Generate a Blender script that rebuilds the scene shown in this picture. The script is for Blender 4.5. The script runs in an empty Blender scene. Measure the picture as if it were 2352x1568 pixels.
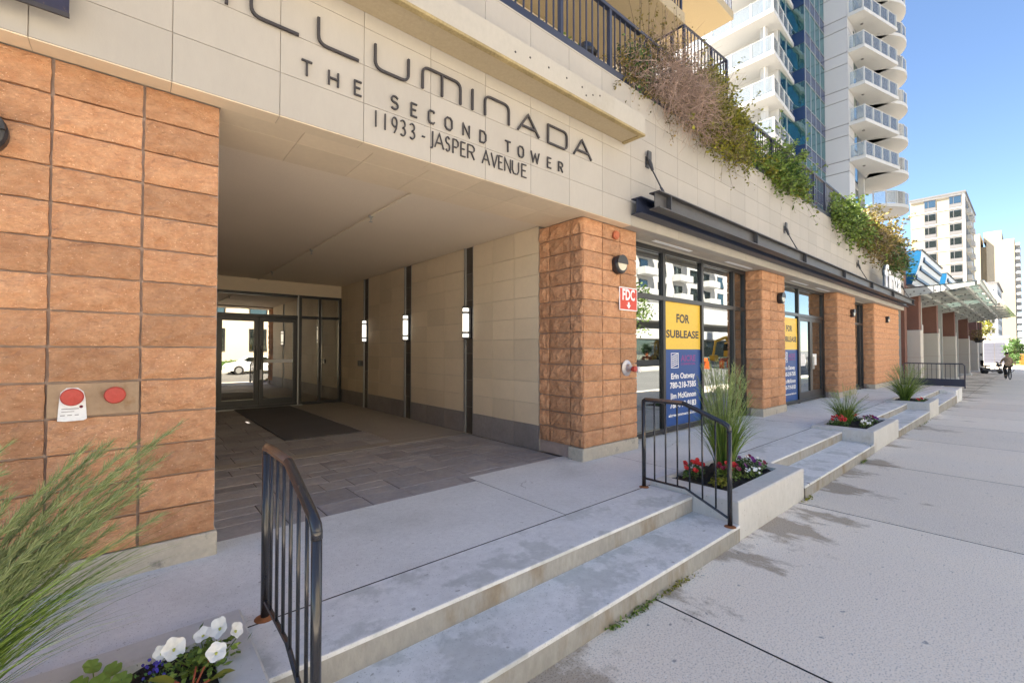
import bpy, bmesh, math, random
import numpy as np
from mathutils import Vector, Matrix
R = math.radians
random.seed(11); RN = np.random.default_rng(7)
S = bpy.context.scene
COL = S.collection

# ---------------------------------------------------------------- camera
cam = bpy.data.cameras.new("camera"); co = bpy.data.objects.new("camera", cam); COL.objects.link(co)
cam.sensor_width = 36; cam.lens = 36*1018/2352; cam.clip_start = .05; cam.clip_end = 3000
YAW, PITCH = R(49.5), R(1.12)
co.location = (0, 0, 1.44)
fw = Vector((math.cos(YAW)*math.cos(PITCH), math.sin(YAW)*math.cos(PITCH), math.sin(PITCH)))
co.rotation_euler = fw.to_track_quat('-Z', 'Y').to_euler()
S.camera = co
# ---------------------------------------------------------------- sky, sun, exposure
SAZ, SEL = R(60), R(51)                      # sun stands behind the camera's left, beyond the building
sdir = Vector((-math.cos(SAZ)*math.cos(SEL), math.sin(SAZ)*math.cos(SEL), math.sin(SEL)))
W = bpy.data.worlds.new("World"); S.world = W; W.use_nodes = True
wn = W.node_tree; bg = wn.nodes["Background"]
sky = wn.nodes.new("ShaderNodeTexSky"); sky.sky_type = 'NISHITA'; sky.sun_disc = False
sky.sun_elevation = SEL; sky.sun_rotation = math.atan2(sdir.x, sdir.y)
sky.air_density = 1.0; sky.dust_density = 0.1; sky.ozone_density = 2.5; sky.altitude = 1500
wn.links.new(sky.outputs[0], bg.inputs[0]); bg.inputs[1].default_value = 0.05
sl = bpy.data.lights.new("sun", 'SUN'); sl.energy = 5.0; sl.angle = R(.53); sl.color = (1, .92, .80)
so = bpy.data.objects.new("sun", sl); COL.objects.link(so); so.rotation_euler = sdir.to_track_quat('Z', 'Y').to_euler(); so.location = (0, 0, 60)
S.view_settings.view_transform = 'Standard'; S.view_settings.look = 'None'
S.view_settings.exposure = 2.66; S.view_settings.gamma = 1.0
S.render.engine = 'CYCLES'; S.cycles.max_bounces = 8; S.cycles.diffuse_bounces = 5; S.cycles.transparent_max_bounces = 12

# ---------------------------------------------------------------- materials
def mat(name, col, rough=.75, var=.12, scale=3., var2=.08, scale2=40., bump=0., bscale=60., bdist=.01, metal=0., spec=.4,
        orand=0., stain=None, sscale=1., sthr=.55, ssharp=.12, speck=None, spscale=90., spthr=.62, stretch=(1, 1, 1), island=0., col2=None, trans=0., crack=0., gum=None):
    m = bpy.data.materials.new(name); m.use_nodes = True; nt = m.node_tree; N = nt.nodes; L = nt.links
    b = N["Principled BSDF"]
    g = N.new("ShaderNodeNewGeometry"); mp = N.new("ShaderNodeMapping"); mp.inputs['Scale'].default_value = stretch
    L.new(g.outputs['Position'], mp.inputs[0]); P = mp.outputs[0]
    def noise(sc, det=4., ro=.6):
        n = N.new("ShaderNodeTexNoise"); n.inputs['Scale'].default_value = sc; n.inputs['Detail'].default_value = det; n.inputs['Roughness'].default_value = ro
        L.new(P, n.inputs['Vector']); return n.outputs['Fac']
    def mul(a, k, add):
        x = N.new("ShaderNodeMath"); x.operation = 'MULTIPLY_ADD'; L.new(a, x.inputs[0]); x.inputs[1].default_value = k; x.inputs[2].default_value = add; return x.outputs[0]
    def prod(a, bb):
        x = N.new("ShaderNodeMath"); x.operation = 'MULTIPLY'; L.new(a, x.inputs[0]); L.new(bb, x.inputs[1]); return x.outputs[0]
    v = mul(noise(scale), var*4, 1-var*2)
    if var2: v = prod(v, mul(noise(scale2, 3), var2*4, 1-var2*2))
    if orand:
        oi = N.new("ShaderNodeObjectInfo"); v = prod(v, mul(oi.outputs['Random'], orand*2, 1-orand))
    if island: v = prod(v, mul(g.outputs['Random Per Island'], island*2, 1-island))
    c = N.new("ShaderNodeRGB"); c.outputs[0].default_value = (*col, 1); cur = c.outputs[0]
    def mixc(f, A, B):
        x = N.new("ShaderNodeMix"); x.data_type = 'RGBA'; L.new(f, x.inputs[0]); L.new(A, x.inputs[6]); L.new(B, x.inputs[7]); return x.outputs[2]
    def rgb(q):
        x = N.new("ShaderNodeRGB"); x.outputs[0].default_value = (*q, 1); return x.outputs[0]
    def step(a, thr, w):
        x = N.new("ShaderNodeMapRange"); x.inputs[1].default_value = thr; x.inputs[2].default_value = thr+w; L.new(a, x.inputs[0]); return x.outputs[0]
    if col2:
        if island: f = g.outputs['Random Per Island']
        else: f = step(noise(scale*1.7), .35, .3)
        cur = mixc(f, cur, rgb(col2))
    if stain:
        cur = mixc(step(noise(sscale, 6, .65), sthr, ssharp), cur, rgb(stain))
    if speck:
        cur = mixc(step(noise(spscale, 1), spthr, .04), cur, rgb(speck))
    if gum: cur = mixc(step(noise(17., 1.), .735, .02), cur, rgb(gum))
    if crack:
        dn = N.new("ShaderNodeTexNoise"); dn.inputs['Scale'].default_value = 3.; dn.inputs['Detail'].default_value = 6; L.new(P, dn.inputs['Vector'])
        dv = N.new("ShaderNodeVectorMath"); dv.operation = 'MULTIPLY_ADD'; L.new(dn.outputs['Color'], dv.inputs[0]); dv.inputs[1].default_value = (.35, .35, .35); L.new(P, dv.inputs[2])
        vo = N.new("ShaderNodeTexVoronoi"); vo.feature = 'DISTANCE_TO_EDGE'; vo.inputs['Scale'].default_value = crack; L.new(dv.outputs[0], vo.inputs['Vector'])
        ln = N.new("ShaderNodeMapRange"); ln.inputs[1].default_value = .0015; ln.inputs[2].default_value = .004; ln.inputs[3].default_value = 1; ln.inputs[4].default_value = 0; L.new(vo.outputs['Distance'], ln.inputs[0])
        cur = mixc(prod(ln.outputs[0], step(noise(.55, 2), .52, .06)), cur, rgb((.13, .12, .10)))
    vm = N.new("ShaderNodeVectorMath"); vm.operation = 'SCALE'; L.new(cur, vm.inputs[0]); L.new(v, vm.inputs['Scale'])
    L.new(vm.outputs[0], b.inputs['Base Color'])
    b.inputs['Roughness'].default_value = rough; b.inputs['Metallic'].default_value = metal; b.inputs['Specular IOR Level'].default_value = spec
    if bump:
        bn = N.new("ShaderNodeBump"); bn.inputs['Strength'].default_value = bump; bn.inputs['Distance'].default_value = bdist
        L.new(noise(bscale, 5, .65), bn.inputs['Height']); L.new(bn.outputs[0], b.inputs['Normal'])
    if trans:
        tr = N.new("ShaderNodeBsdfTranslucent"); L.new(vm.outputs[0], tr.inputs[0]); ms = N.new("ShaderNodeMixShader"); ms.inputs[0].default_value = trans
        L.new(b.outputs[0], ms.inputs[1]); L.new(tr.outputs[0], ms.inputs[2]); L.new(ms.outputs[0], N["Material Output"].inputs[0])
    return m

def glassmat(name, tint, refl=.35, thru=.5, rough=.0, gcol=(1, 1, 1), wave=0., diff=.25):
    m = bpy.data.materials.new(name); m.use_nodes = True; nt = m.node_tree; N = nt.nodes; L = nt.links
    N.remove(N["Principled BSDF"]); out = N["Material Output"]
    d = N.new("ShaderNodeBsdfDiffuse"); d.inputs[0].default_value = (*[t*diff for t in tint], 1)
    t = N.new("ShaderNodeBsdfTransparent"); t.inputs[0].default_value = (*tint, 1)
    m1 = N.new("ShaderNodeMixShader"); m1.inputs[0].default_value = thru; L.new(d.outputs[0], m1.inputs[1]); L.new(t.outputs[0], m1.inputs[2])
    gl = N.new("ShaderNodeBsdfGlossy"); gl.inputs['Roughness'].default_value = rough; gl.inputs[0].default_value = (*gcol, 1)
    fr = N.new("ShaderNodeFresnel"); fr.inputs[0].default_value = 1.5
    if wave:
        tx = N.new("ShaderNodeTexNoise"); tx.inputs['Scale'].default_value = .9; g = N.new("ShaderNodeNewGeometry"); L.new(g.outputs['Position'], tx.inputs['Vector'])
        bn = N.new("ShaderNodeBump"); bn.inputs['Strength'].default_value = wave; bn.inputs['Distance'].default_value = .1; L.new(tx.outputs[0], bn.inputs['Height']); L.new(bn.outputs[0], gl.inputs['Normal'])
    a = N.new("ShaderNodeMath"); a.operation = 'MULTIPLY_ADD'; a.use_clamp = True; L.new(fr.outputs[0], a.inputs[0]); a.inputs[1].default_value = 1-refl; a.inputs[2].default_value = refl
    m2 = N.new("ShaderNodeMixShader"); L.new(a.outputs[0], m2.inputs[0]); L.new(m1.outputs[0], m2.inputs[1]); L.new(gl.outputs[0], m2.inputs[2])
    L.new(m2.outputs[0], out.inputs[0]); return m

def emit(name, col, st):
    m = bpy.data.materials.new(name); m.use_nodes = True; b = m.node_tree.nodes["Principled BSDF"]
    b.inputs['Base Color'].default_value = (*col, 1); b.inputs['Emission Color'].default_value = (*col, 1); b.inputs['Emission Strength'].default_value = st; return m

M = {}
M['brick'] = mat('split_face_block', (.52, .26, .135), .9, .10, 7, .12, 40, bump=1., bscale=30, bdist=.03, orand=.17, speck=(.80, .52, .34), spscale=75, spthr=.69, stretch=(1, 1, 1.5), col2=(.60, .335, .19))
M['mortar'] = mat('mortar', (.40, .31, .27), .9, .12, 8, bump=.3)
M['tile'] = mat('cream_limestone_tile', (.40, .37, .33), .62, .035, 1.5, .02, 30, stain=(.365, .335, .295), sscale=1.1, sthr=.50, ssharp=.35, stretch=(1, 1, .35), orand=.045, bump=.05, bscale=120)
M['tilejoint'] = mat('tile_joint', (.42, .37, .31), .8)
M['ptile'] = mat('passage_wall_tile', (.70, .58, .42), .6, .05, 1.2, .03, 20, orand=.06, bump=.05, bscale=120)
M['slate'] = mat('grey_slate_base', (.25, .225, .215), .6, .15, 3, .1, 25, orand=.15)
M['darkstrip'] = mat('dark_slate_strip', (.085, .07, .055), .55, .15, 4, .1, 25, orand=.15)
M['ceil'] = mat('grey_stucco_ceiling', (.74, .64, .51), .9, .03, .8, .05, 90, bump=.25, bscale=180, bdist=.004)
M['render'] = mat('cream_render', (.70, .60, .45), .85, .04, 1, .03, 60, bump=.12, bscale=150, bdist=.004)
M['ledge'] = mat('pale_concrete_ledge', (.43, .40, .35), .8, .05, 1.4, .04, 25, stain=(.375, .345, .29), sscale=1.6, sthr=.55, ssharp=.2, bump=.12, bscale=70, stretch=(1, 1, .6))
M['ledgeedge'] = mat('weathered_drip_edge', (.33, .26, .13), .85, .25, 5, .2, 50, bump=.4)
M['conc'] = mat('terrace_concrete', (.68, .68, .665), .85, .07, 1.6, .07, 22, stain=(.60, .60, .58), sscale=.9, sthr=.52, ssharp=.15, speck=(.28, .28, .27), spscale=120, spthr=.66, bump=.15, bscale=140, bdist=.004, crack=.42, gum=(.42, .41, .39))
M['tread'] = mat('step_concrete', (.68, .68, .67), .85, .08, 1.6, .10, 16, stain=(.53, .54, .525), sscale=2.4, sthr=.52, ssharp=.07, speck=(.42, .43, .42), spscale=110, spthr=.66, bump=.15, bscale=120, bdist=.004, orand=.03, crack=.5, gum=(.40, .40, .38))
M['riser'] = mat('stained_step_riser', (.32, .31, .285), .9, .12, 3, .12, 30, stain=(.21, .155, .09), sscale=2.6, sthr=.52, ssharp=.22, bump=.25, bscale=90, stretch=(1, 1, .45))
M['plant_conc'] = mat('planter_concrete', (.54, .53, .505), .88, .08, 2, .06, 20, stain=(.40, .37, .31), sscale=3, sthr=.58, ssharp=.15, speck=(.24, .23, .2), spscale=70, spthr=.72, bump=.2, bscale=100, bdist=.004, stretch=(1, 1, .5))
M['plinth'] = mat('plinth_concrete', (.48, .435, .36), .9, .12, 3, .1, 30, stain=(.20, .19, .175), sscale=4, sthr=.55, ssharp=.1, speck=(.6, .58, .52), spscale=70, spthr=.71, bump=.4, bscale=80, bdist=.006)
def sidewalk_mat():
    m = mat('sidewalk_concrete', (.80, .70, .57), .88, .04, .5, .07, 60, col2=(.77, .685, .575), speck=(.48, .43, .37), spscale=100, spthr=.585, bump=.25, bscale=110, bdist=.004, orand=.06, gum=(.34, .32, .29))
    nt = m.node_tree; N = nt.nodes; L = nt.links; b = N["Principled BSDF"]
    src = b.inputs['Base Color'].links[0].from_socket
    g = N.new("ShaderNodeNewGeometry"); sx = N.new("ShaderNodeSeparateXYZ"); L.new(g.outputs['Position'], sx.inputs[0])
    n2 = N.new("ShaderNodeTexNoise"); n2.inputs['Scale'].default_value = 70; n2.inputs['Detail'].default_value = 1; L.new(g.outputs['Position'], n2.inputs['Vector'])
    p2 = N.new("ShaderNodeMapRange"); p2.inputs[1].default_value = .60; p2.inputs[2].default_value = .68; L.new(n2.outputs[0], p2.inputs[0])
    mx0 = N.new("ShaderNodeMix"); mx0.data_type = 'RGBA'; L.new(p2.outputs[0], mx0.inputs[0]); L.new(src, mx0.inputs[6]); mx0.inputs[7].default_value = (.82, .76, .66, 1)
    # damp stains left by planter watering, ragged and next to the steps
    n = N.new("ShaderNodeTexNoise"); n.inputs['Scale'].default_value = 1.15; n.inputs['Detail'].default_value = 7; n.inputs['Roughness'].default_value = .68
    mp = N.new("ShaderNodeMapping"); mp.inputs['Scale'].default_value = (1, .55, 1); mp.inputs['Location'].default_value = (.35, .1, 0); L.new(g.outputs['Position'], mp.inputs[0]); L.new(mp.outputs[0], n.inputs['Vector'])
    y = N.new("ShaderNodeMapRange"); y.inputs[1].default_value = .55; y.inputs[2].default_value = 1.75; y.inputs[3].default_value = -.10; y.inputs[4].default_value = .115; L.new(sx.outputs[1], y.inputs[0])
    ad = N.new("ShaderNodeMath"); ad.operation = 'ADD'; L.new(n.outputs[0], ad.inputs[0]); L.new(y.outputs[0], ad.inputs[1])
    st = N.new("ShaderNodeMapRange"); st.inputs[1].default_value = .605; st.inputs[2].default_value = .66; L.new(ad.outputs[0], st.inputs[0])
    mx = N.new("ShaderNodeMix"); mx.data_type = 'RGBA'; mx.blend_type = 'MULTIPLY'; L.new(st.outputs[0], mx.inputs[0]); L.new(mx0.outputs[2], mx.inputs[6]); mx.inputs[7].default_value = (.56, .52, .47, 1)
    L.new(mx.outputs[2], b.inputs['Base Color']); return m
M['walk'] = sidewalk_mat()
M['asphalt'] = mat('asphalt', (.15, .148, .145), .9, .15, .6, .15, 60, bump=.2)
M['ground'] = mat('ground', (.16, .16, .155), .95, .1, .1)
M['paver'] = mat('stamped_concrete_paver', (.29, .285, .30), .6, .16, 2.2, .14, 18, orand=.16, col2=(.34, .31, .30), bump=.45, bscale=32, bdist=.01)
M['paverbase'] = mat('paver_joint', (.045, .04, .035), .85, .1, 5)
M['band'] = mat('passage_band_concrete', (.33, .30, .265), .75, .08, 2, .08, 20, bump=.2)
M['mat'] = mat('black_entrance_mat', (.115, .112, .12), .95, .08, 2, .2, 220, bump=.5, bscale=400, bdist=.004)
M['steel'] = mat('dark_painted_steel', (.055, .054, .058), .5, .18, 3, .12, 25, spec=.5, stain=(.09, .065, .05), sscale=4, sthr=.6)
M['rail'] = mat('black_gloss_rail_paint', (.022, .022, .026), .22, .1, 6, .1, 60, spec=.6, stain=(.10, .052, .026), sscale=14, sthr=.655, ssharp=.05)
M['railtop'] = mat('worn_bronze_handrail', (.13, .07, .038), .35, .2, 8, .1, 60, spec=.5, stain=(.03, .028, .03), sscale=9, sthr=.58)
M['navy'] = mat('navy_railing_paint', (.022, .028, .055), .4, .1, 3, .05, 30, spec=.5)
M['frame'] = mat('dark_bronze_frame', (.022, .022, .024), .35, .1, 5, .05, 30, spec=.5)
M['alu'] = mat('aluminium_trim', (.42, .42, .41), .4, .05, 5, metal=.6)
M['glass'] = glassmat('shop_glass', (.16, .17, .17), .36, .75, .005, (.90, .94, .93), .02)
M['eglass'] = glassmat('entrance_glass', (.20, .17, .12), .42, .8, .005, (1, .95, .85), .01)
M['bglass'] = glassmat('blue_tower_glass', (.03, .21, .26), .22, .25, .01, (.65, .92, .95), .5)
M['spandrel'] = mat('navy_spandrel_glass', (.009, .032, .10), .2, .1, 1, spec=.7)
M['rglass'] = glassmat('balcony_glass', (.88, .92, .92), .0, .80, .12, diff=.7)
M['cglass'] = glassmat('canopy_glass', (.62, .74, .72), .10, .72, .1)
M['dark'] = mat('dark_interior', (.035, .032, .03), .9)
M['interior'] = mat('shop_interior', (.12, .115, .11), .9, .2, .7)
M['white'] = mat('white_painted_concrete', (.54, .53, .51), .7, .03, .4, .03, 12)
M['whitepanel'] = mat('white_metal_panel', (.50, .49, .49), .5, .03, .5, orand=.03)
M['soffit'] = mat('warm_white_soffit', (.66, .60, .50), .8, .03, .5)
M['bwall'] = mat('buff_brick_wall', (.40, .345, .245), .85, .03, .3, .03, 6)
M['btower'] = mat('cream_concrete_tower', (.38, .325, .235), .85, .03, .1)
M['tan'] = mat('tan_balcony_slab', (.40, .33, .22), .85, .03, .5)
M['fgrey'] = mat('grey_spandrel', (.17, .165, .165), .7, .05, .5)
M['fglass'] = glassmat('far_window_glass', (.05, .07, .07), .25, .2, .03, (.8, .95, .92))
M['maroon'] = mat('maroon_brick', (.17, .085, .065), .85, .12, 1.5, .1, 30)
M['greystone'] = mat('grey_stone_cladding', (.50, .47, .42), .8, .06, .8, orand=.08)
M['canopysteel'] = mat('grey_canopy_steel', (.42, .44, .42), .5, .08, 2, .06, 20)
M['blue'] = mat('teal_blue_sign', (.01, .12, .26), .4, .04, 1)
M['bluedark'] = mat('dark_blue_bar', (.012, .035, .075), .4)
M['signwhite'] = mat('white_sign_face', (.70, .71, .74), .5, .02, 1)
M['red'] = mat('red_enamel', (.46, .06, .045), .5, .12, 10)
M['fdc'] = mat('red_sign_enamel', (.60, .055, .03), .4, .04, 8)
M['paper'] = mat('white_card', (.80, .80, .80), .7, .02, 8)
M['tanplate'] = mat('tan_plate', (.36, .25, .16), .8, .15, 5, .1, 30, stain=(.28, .17, .09), sscale=7, sthr=.55)
M['yellow'] = mat('yellow_poster', (.80, .52, .055), .45, .02, 2)
M['bluep'] = mat('blue_poster', (.008, .06, .25), .45, .02, 2)
M['ink'] = mat('dark_lettering', (.045, .04, .042), .5, .06, 10)
M['wtext'] = mat('white_lettering', (.82, .82, .84), .5)
M['purple'] = mat('purple_logo', (.22, .04, .25), .5)
M['lampbody'] = mat('black_lamp_body', (.018, .018, .022), .4, spec=.5)
M['lens'] = mat('cream_lamp_lens', (.66, .60, .46), .35, .03, 10)
M['lit'] = emit('lit_sconce_diffuser', (1, .93, .80), .38)
M['soil'] = mat('dark_soil', (.028, .021, .016), .95, .3, 14, .3, 70, bump=1., bscale=60, bdist=.03)
M['blade'] = mat('reed_grass_blade', (.065, .14, .018), .55, .15, 3, .0, island=.35, col2=(.22, .30, .06), trans=.25)
M['plume'] = mat('reed_grass_plume', (.36, .40, .18), .8, .1, 5, .0, island=.2, col2=(.28, .36, .16), trans=.25)
M['plume2'] = mat('pale_grass_plume', (.20, .27, .10), .8, .1, 5, .0, island=.2, col2=(.34, .38, .19), trans=.25)
M['leaf'] = mat('green_leaf', (.10, .18, .03), .5, .1, 2, .0, island=.4, col2=(.20, .27, .05), trans=.25)
M['leafy'] = mat('yellow_green_leaf', (.17, .185, .02), .5, .1, 2, .0, island=.35, col2=(.27, .25, .03), trans=.25)
M['leafo'] = mat('olive_leaf', (.17, .155, .03), .55, .1, 2, .0, island=.4, col2=(.24, .17, .055), trans=.2)
M['leafd'] = mat('dark_green_leaf', (.05, .115, .025), .5, .1, 2, .0, island=.4, col2=(.09, .16, .04), trans=.2)
M['twig'] = mat('bare_grey_brown_twig', (.40, .29, .235), .85, .15, 4, .0, island=.3)
M['bark'] = mat('bark', (.10, .075, .055), .9, .2, 6)
M['fred'] = mat('deep_red_petal', (.40, .012, .012), .5, .1, 9, island=.3, trans=.2)
M['fburg'] = mat('burgundy_petal', (.15, .006, .03), .5, .1, 9, island=.3, trans=.2)
M['fpurp'] = mat('purple_petal', (.13, .012, .15), .5, .1, 9, island=.3, trans=.2)
M['fwhite'] = mat('white_petal', (.80, .80, .78), .5, .03, 9, trans=.2)
M['fblue'] = mat('blue_violet_petal', (.06, .04, .32), .5, .1, 9, island=.3)
M['fpink'] = mat('pink_petal', (.50, .16, .22), .5, .1, 9, island=.3)
M['fyel'] = mat('yellow_green_throat', (.40, .42, .10), .6)
M['redstem'] = mat('red_stem', (.32, .075, .03), .5)
M['rust'] = mat('rust_stain', (.27, .10, .035), .9, .25, 12, .2, 60)
M['chrome'] = mat('galvanised_steel', (.45, .44, .47), .4, .1, 20, metal=.7)
M['tire'] = mat('black_rubber', (.015, .015, .016), .8)
M['carwhite'] = mat('white_car_paint', (.72, .72, .72), .2, .01, 1, spec=.6)
M['orange'] = mat('orange_barrier', (.70, .13, .02), .6)
M['digger'] = mat('yellow_machine_paint', (.65, .33, .02), .45)
M['skin'] = mat('skin', (.42, .25, .17), .6)
M['jacket'] = mat('mottled_olive_jacket', (.24, .19, .11), .9, .3, 9, .2, 30, col2=(.42, .28, .20))
M['pants'] = mat('black_trousers', (.02, .02, .024), .9)
M['scoot'] = mat('dark_scooter_paint', (.03, .035, .055), .35, spec=.5)
M['greydoor'] = mat('grey_garage_door', (.11, .115, .15), .6, .03, 2)
M['grass'] = mat('lawn', (.12, .19, .03), .9, .2, 3, .2, 20)
M['pale'] = mat('pale_grey_render', (.50, .48, .46), .85, .03, .3)

# ---------------------------------------------------------------- mesh building
class MB:
    def __init__(s): s.v = []; s.f = []
    def add(s, vs, fs):
        n = len(s.v); s.v += [tuple(map(float, q)) for q in vs]; s.f += [tuple(i+n for i in q) for q in fs]; return s
    def box(s, x0, x1, y0, y1, z0, z1, bv=0.):
        if bv <= 0:
            return s.add([(x0, y0, z0), (x1, y0, z0), (x1, y1, z0), (x0, y1, z0), (x0, y0, z1), (x1, y0, z1), (x1, y1, z1), (x0, y1, z1)],
                         [(3, 2, 1, 0), (4, 5, 6, 7), (0, 1, 5, 4), (1, 2, 6, 5), (2, 3, 7, 6), (3, 0, 4, 7)])
        bm = bmesh.new(); bmesh.ops.create_cube(bm, size=1)
        for q in bm.verts: q.co = ((x0+x1)/2+q.co.x*(x1-x0), (y0+y1)/2+q.co.y*(y1-y0), (z0+z1)/2+q.co.z*(z1-z0))
        bmesh.ops.bevel(bm, geom=bm.edges[:], offset=bv, segments=1, affect='EDGES')
        bm.verts.index_update(); vs = [q.co[:] for q in bm.verts]; fs = [[q.index for q in f.verts] for f in bm.faces]; bm.free(); return s.add(vs, fs)
    def prism(s, pts, axis, a, b):       # polygon (2D) extruded along axis from a to b
        n = len(pts)
        def mk(p, t): return {'x': (t, p[0], p[1]), 'y': (p[0], t, p[1]), 'z': (p[0], p[1], t)}[axis]
        vs = [mk(p, a) for p in pts]+[mk(p, b) for p in pts]
        ar = sum(pts[i][0]*pts[(i+1) % n][1]-pts[(i+1) % n][0]*pts[i][1] for i in range(n))
        fl = (ar > 0) ^ (axis == 'y') ^ (b < a)
        fs = [tuple(range(n-1, -1, -1)) if fl else tuple(range(n)), tuple(range(n, 2*n)) if fl else tuple(range(2*n-1, n-1, -1))]
        for i in range(n):
            j = (i+1) % n; q = (i, j, n+j, n+i); fs.append(q if fl else q[::-1])
        return s.add(vs, fs)
    def tube(s, path, r, n=8, caps=True):
        path = [Vector(p) for p in path]; rs = r if hasattr(r, '__len__') else [r]*len(path); base = len(s.v); vs = []; fs = []
        up = None
        for i, p in enumerate(path):
            d = (path[min(i+1, len(path)-1)]-path[max(i-1, 0)]).normalized()
            if up is None: up = Vector((0, 0, 1)) if abs(d.z) < .9 else Vector((1, 0, 0))
            a = d.cross(up)
            if a.length < 1e-4: a = d.orthogonal()
            a.normalize(); b = a.cross(d).normalized(); up = b
            for k in range(n):
                t = 2*math.pi*k/n; vs.append(p+(a*math.cos(t)+b*math.sin(t))*rs[i])
        for i in range(len(path)-1):
            for k in range(n):
                k2 = (k+1) % n; fs.append((i*n+k, i*n+k2, (i+1)*n+k2, (i+1)*n+k))
        if caps: fs += [tuple(range(n-1, -1, -1)), tuple(range((len(path)-1)*n, len(path)*n))]
        return s.add(vs, fs)
    def lathe(s, prof, c=(0, 0, 0), axis='z', n=20):   # prof: list of (r, t) along axis
        vs = []; fs = []
        for r_, t in prof:
            for k in range(n):
                a = 2*math.pi*k/n; q = (r_*math.cos(a), r_*math.sin(a), t)
                if axis == 'y': q = (q[0], t, q[1])
                if axis == 'x': q = (t, q[0], q[1])
                vs.append((c[0]+q[0], c[1]+q[1], c[2]+q[2]))
        for i in range(len(prof)-1):
            for k in range(n): k2 = (k+1) % n; fs.append((i*n+k, i*n+k2, (i+1)*n+k2, (i+1)*n+k))
        fs += [tuple(range(n-1, -1, -1)), tuple(range((len(prof)-1)*n, len(prof)*n))]
        return s.add(vs, fs)
    def mesh(s, name):
        me = bpy.data.meshes.new(name); me.from_pydata(s.v, [], s.f); me.update()
        bm = bmesh.new(); bm.from_mesh(me); bmesh.ops.recalc_face_normals(bm, faces=bm.faces[:]); bm.to_mesh(me); bm.free(); return me

def link(name, data, m=None, parent=None, loc=(0, 0, 0), rz=0., scale=(1, 1, 1), world=False, smooth=False):
    o = bpy.data.objects.new(name, data); COL.objects.link(o); o.location = loc; o.rotation_euler = (0, 0, rz); o.scale = scale
    if m is not None and data is not None and len(data.materials) == 0: data.materials.append(m)
    if parent is not None:
        o.parent = parent
        if world:
            p = parent; L_ = Vector((0, 0, 0))
            while p: L_ += Vector(p.location); p = None
            o.matrix_parent_inverse = Matrix.Translation(-L_)
    if smooth: data.polygons.foreach_set("use_smooth", [True]*len(data.polygons))
    return o
def W_(name, mb, m, parent=None, smooth=False):      # mesh written in world coordinates
    return link(name, mb.mesh(name) if isinstance(mb, MB) else mb, m, parent, world=True, smooth=smooth)
def L_(name, mb, m, parent, loc=(0, 0, 0), rz=0., scale=(1, 1, 1), smooth=False):   # local coordinates of the parent
    return link(name, mb.mesh(name) if isinstance(mb, MB) else mb, m, parent, loc, rz, scale, False, smooth)
def tag(o, label=None, cat=None, group=None, kind=None):
    if label: o['label'] = label
    if cat: o['category'] = cat
    if group: o['group'] = group
    if kind: o['kind'] = kind
    return o
def thing(name, label, cat, loc=(0, 0, 0), rz=0., group=None):
    o = link(name, None, None, None, loc, rz); o.empty_display_size = .2; return tag(o, label, cat, group)
def struct(name, mb, m): return tag(W_(name, mb, m), kind='structure')
def bx(*a, **k): return MB().box(*a, **k)

def text_mesh(txt, h, w=None, ext=.002, bold=.03):
    cu = bpy.data.curves.new('t', 'FONT'); cu.body = txt; cu.size = 1; cu.extrude = 0; cu.resolution_u = 3; cu.offset = bold
    ob = bpy.data.objects.new('t', cu); COL.objects.link(ob); dg = bpy.context.evaluated_depsgraph_get()
    me = bpy.data.meshes.new_from_object(ob.evaluated_get(dg)); bpy.data.objects.remove(ob); bpy.data.curves.remove(cu)
    n = len(me.vertices); a = np.zeros(n*3); me.vertices.foreach_get('co', a); a = a.reshape(-1, 3)
    lo, hi = a.min(0), a.max(0); k = h/(.72 if h else 1)
    sx = (w/(hi[0]-lo[0])) if w else k
    out = np.zeros_like(a); out[:, 0] = (a[:, 0]-lo[0])*sx; out[:, 2] = a[:, 1]*k; out[:, 1] = -ext
    me.vertices.foreach_set('co', out.ravel()); me.update(); return me

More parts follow.
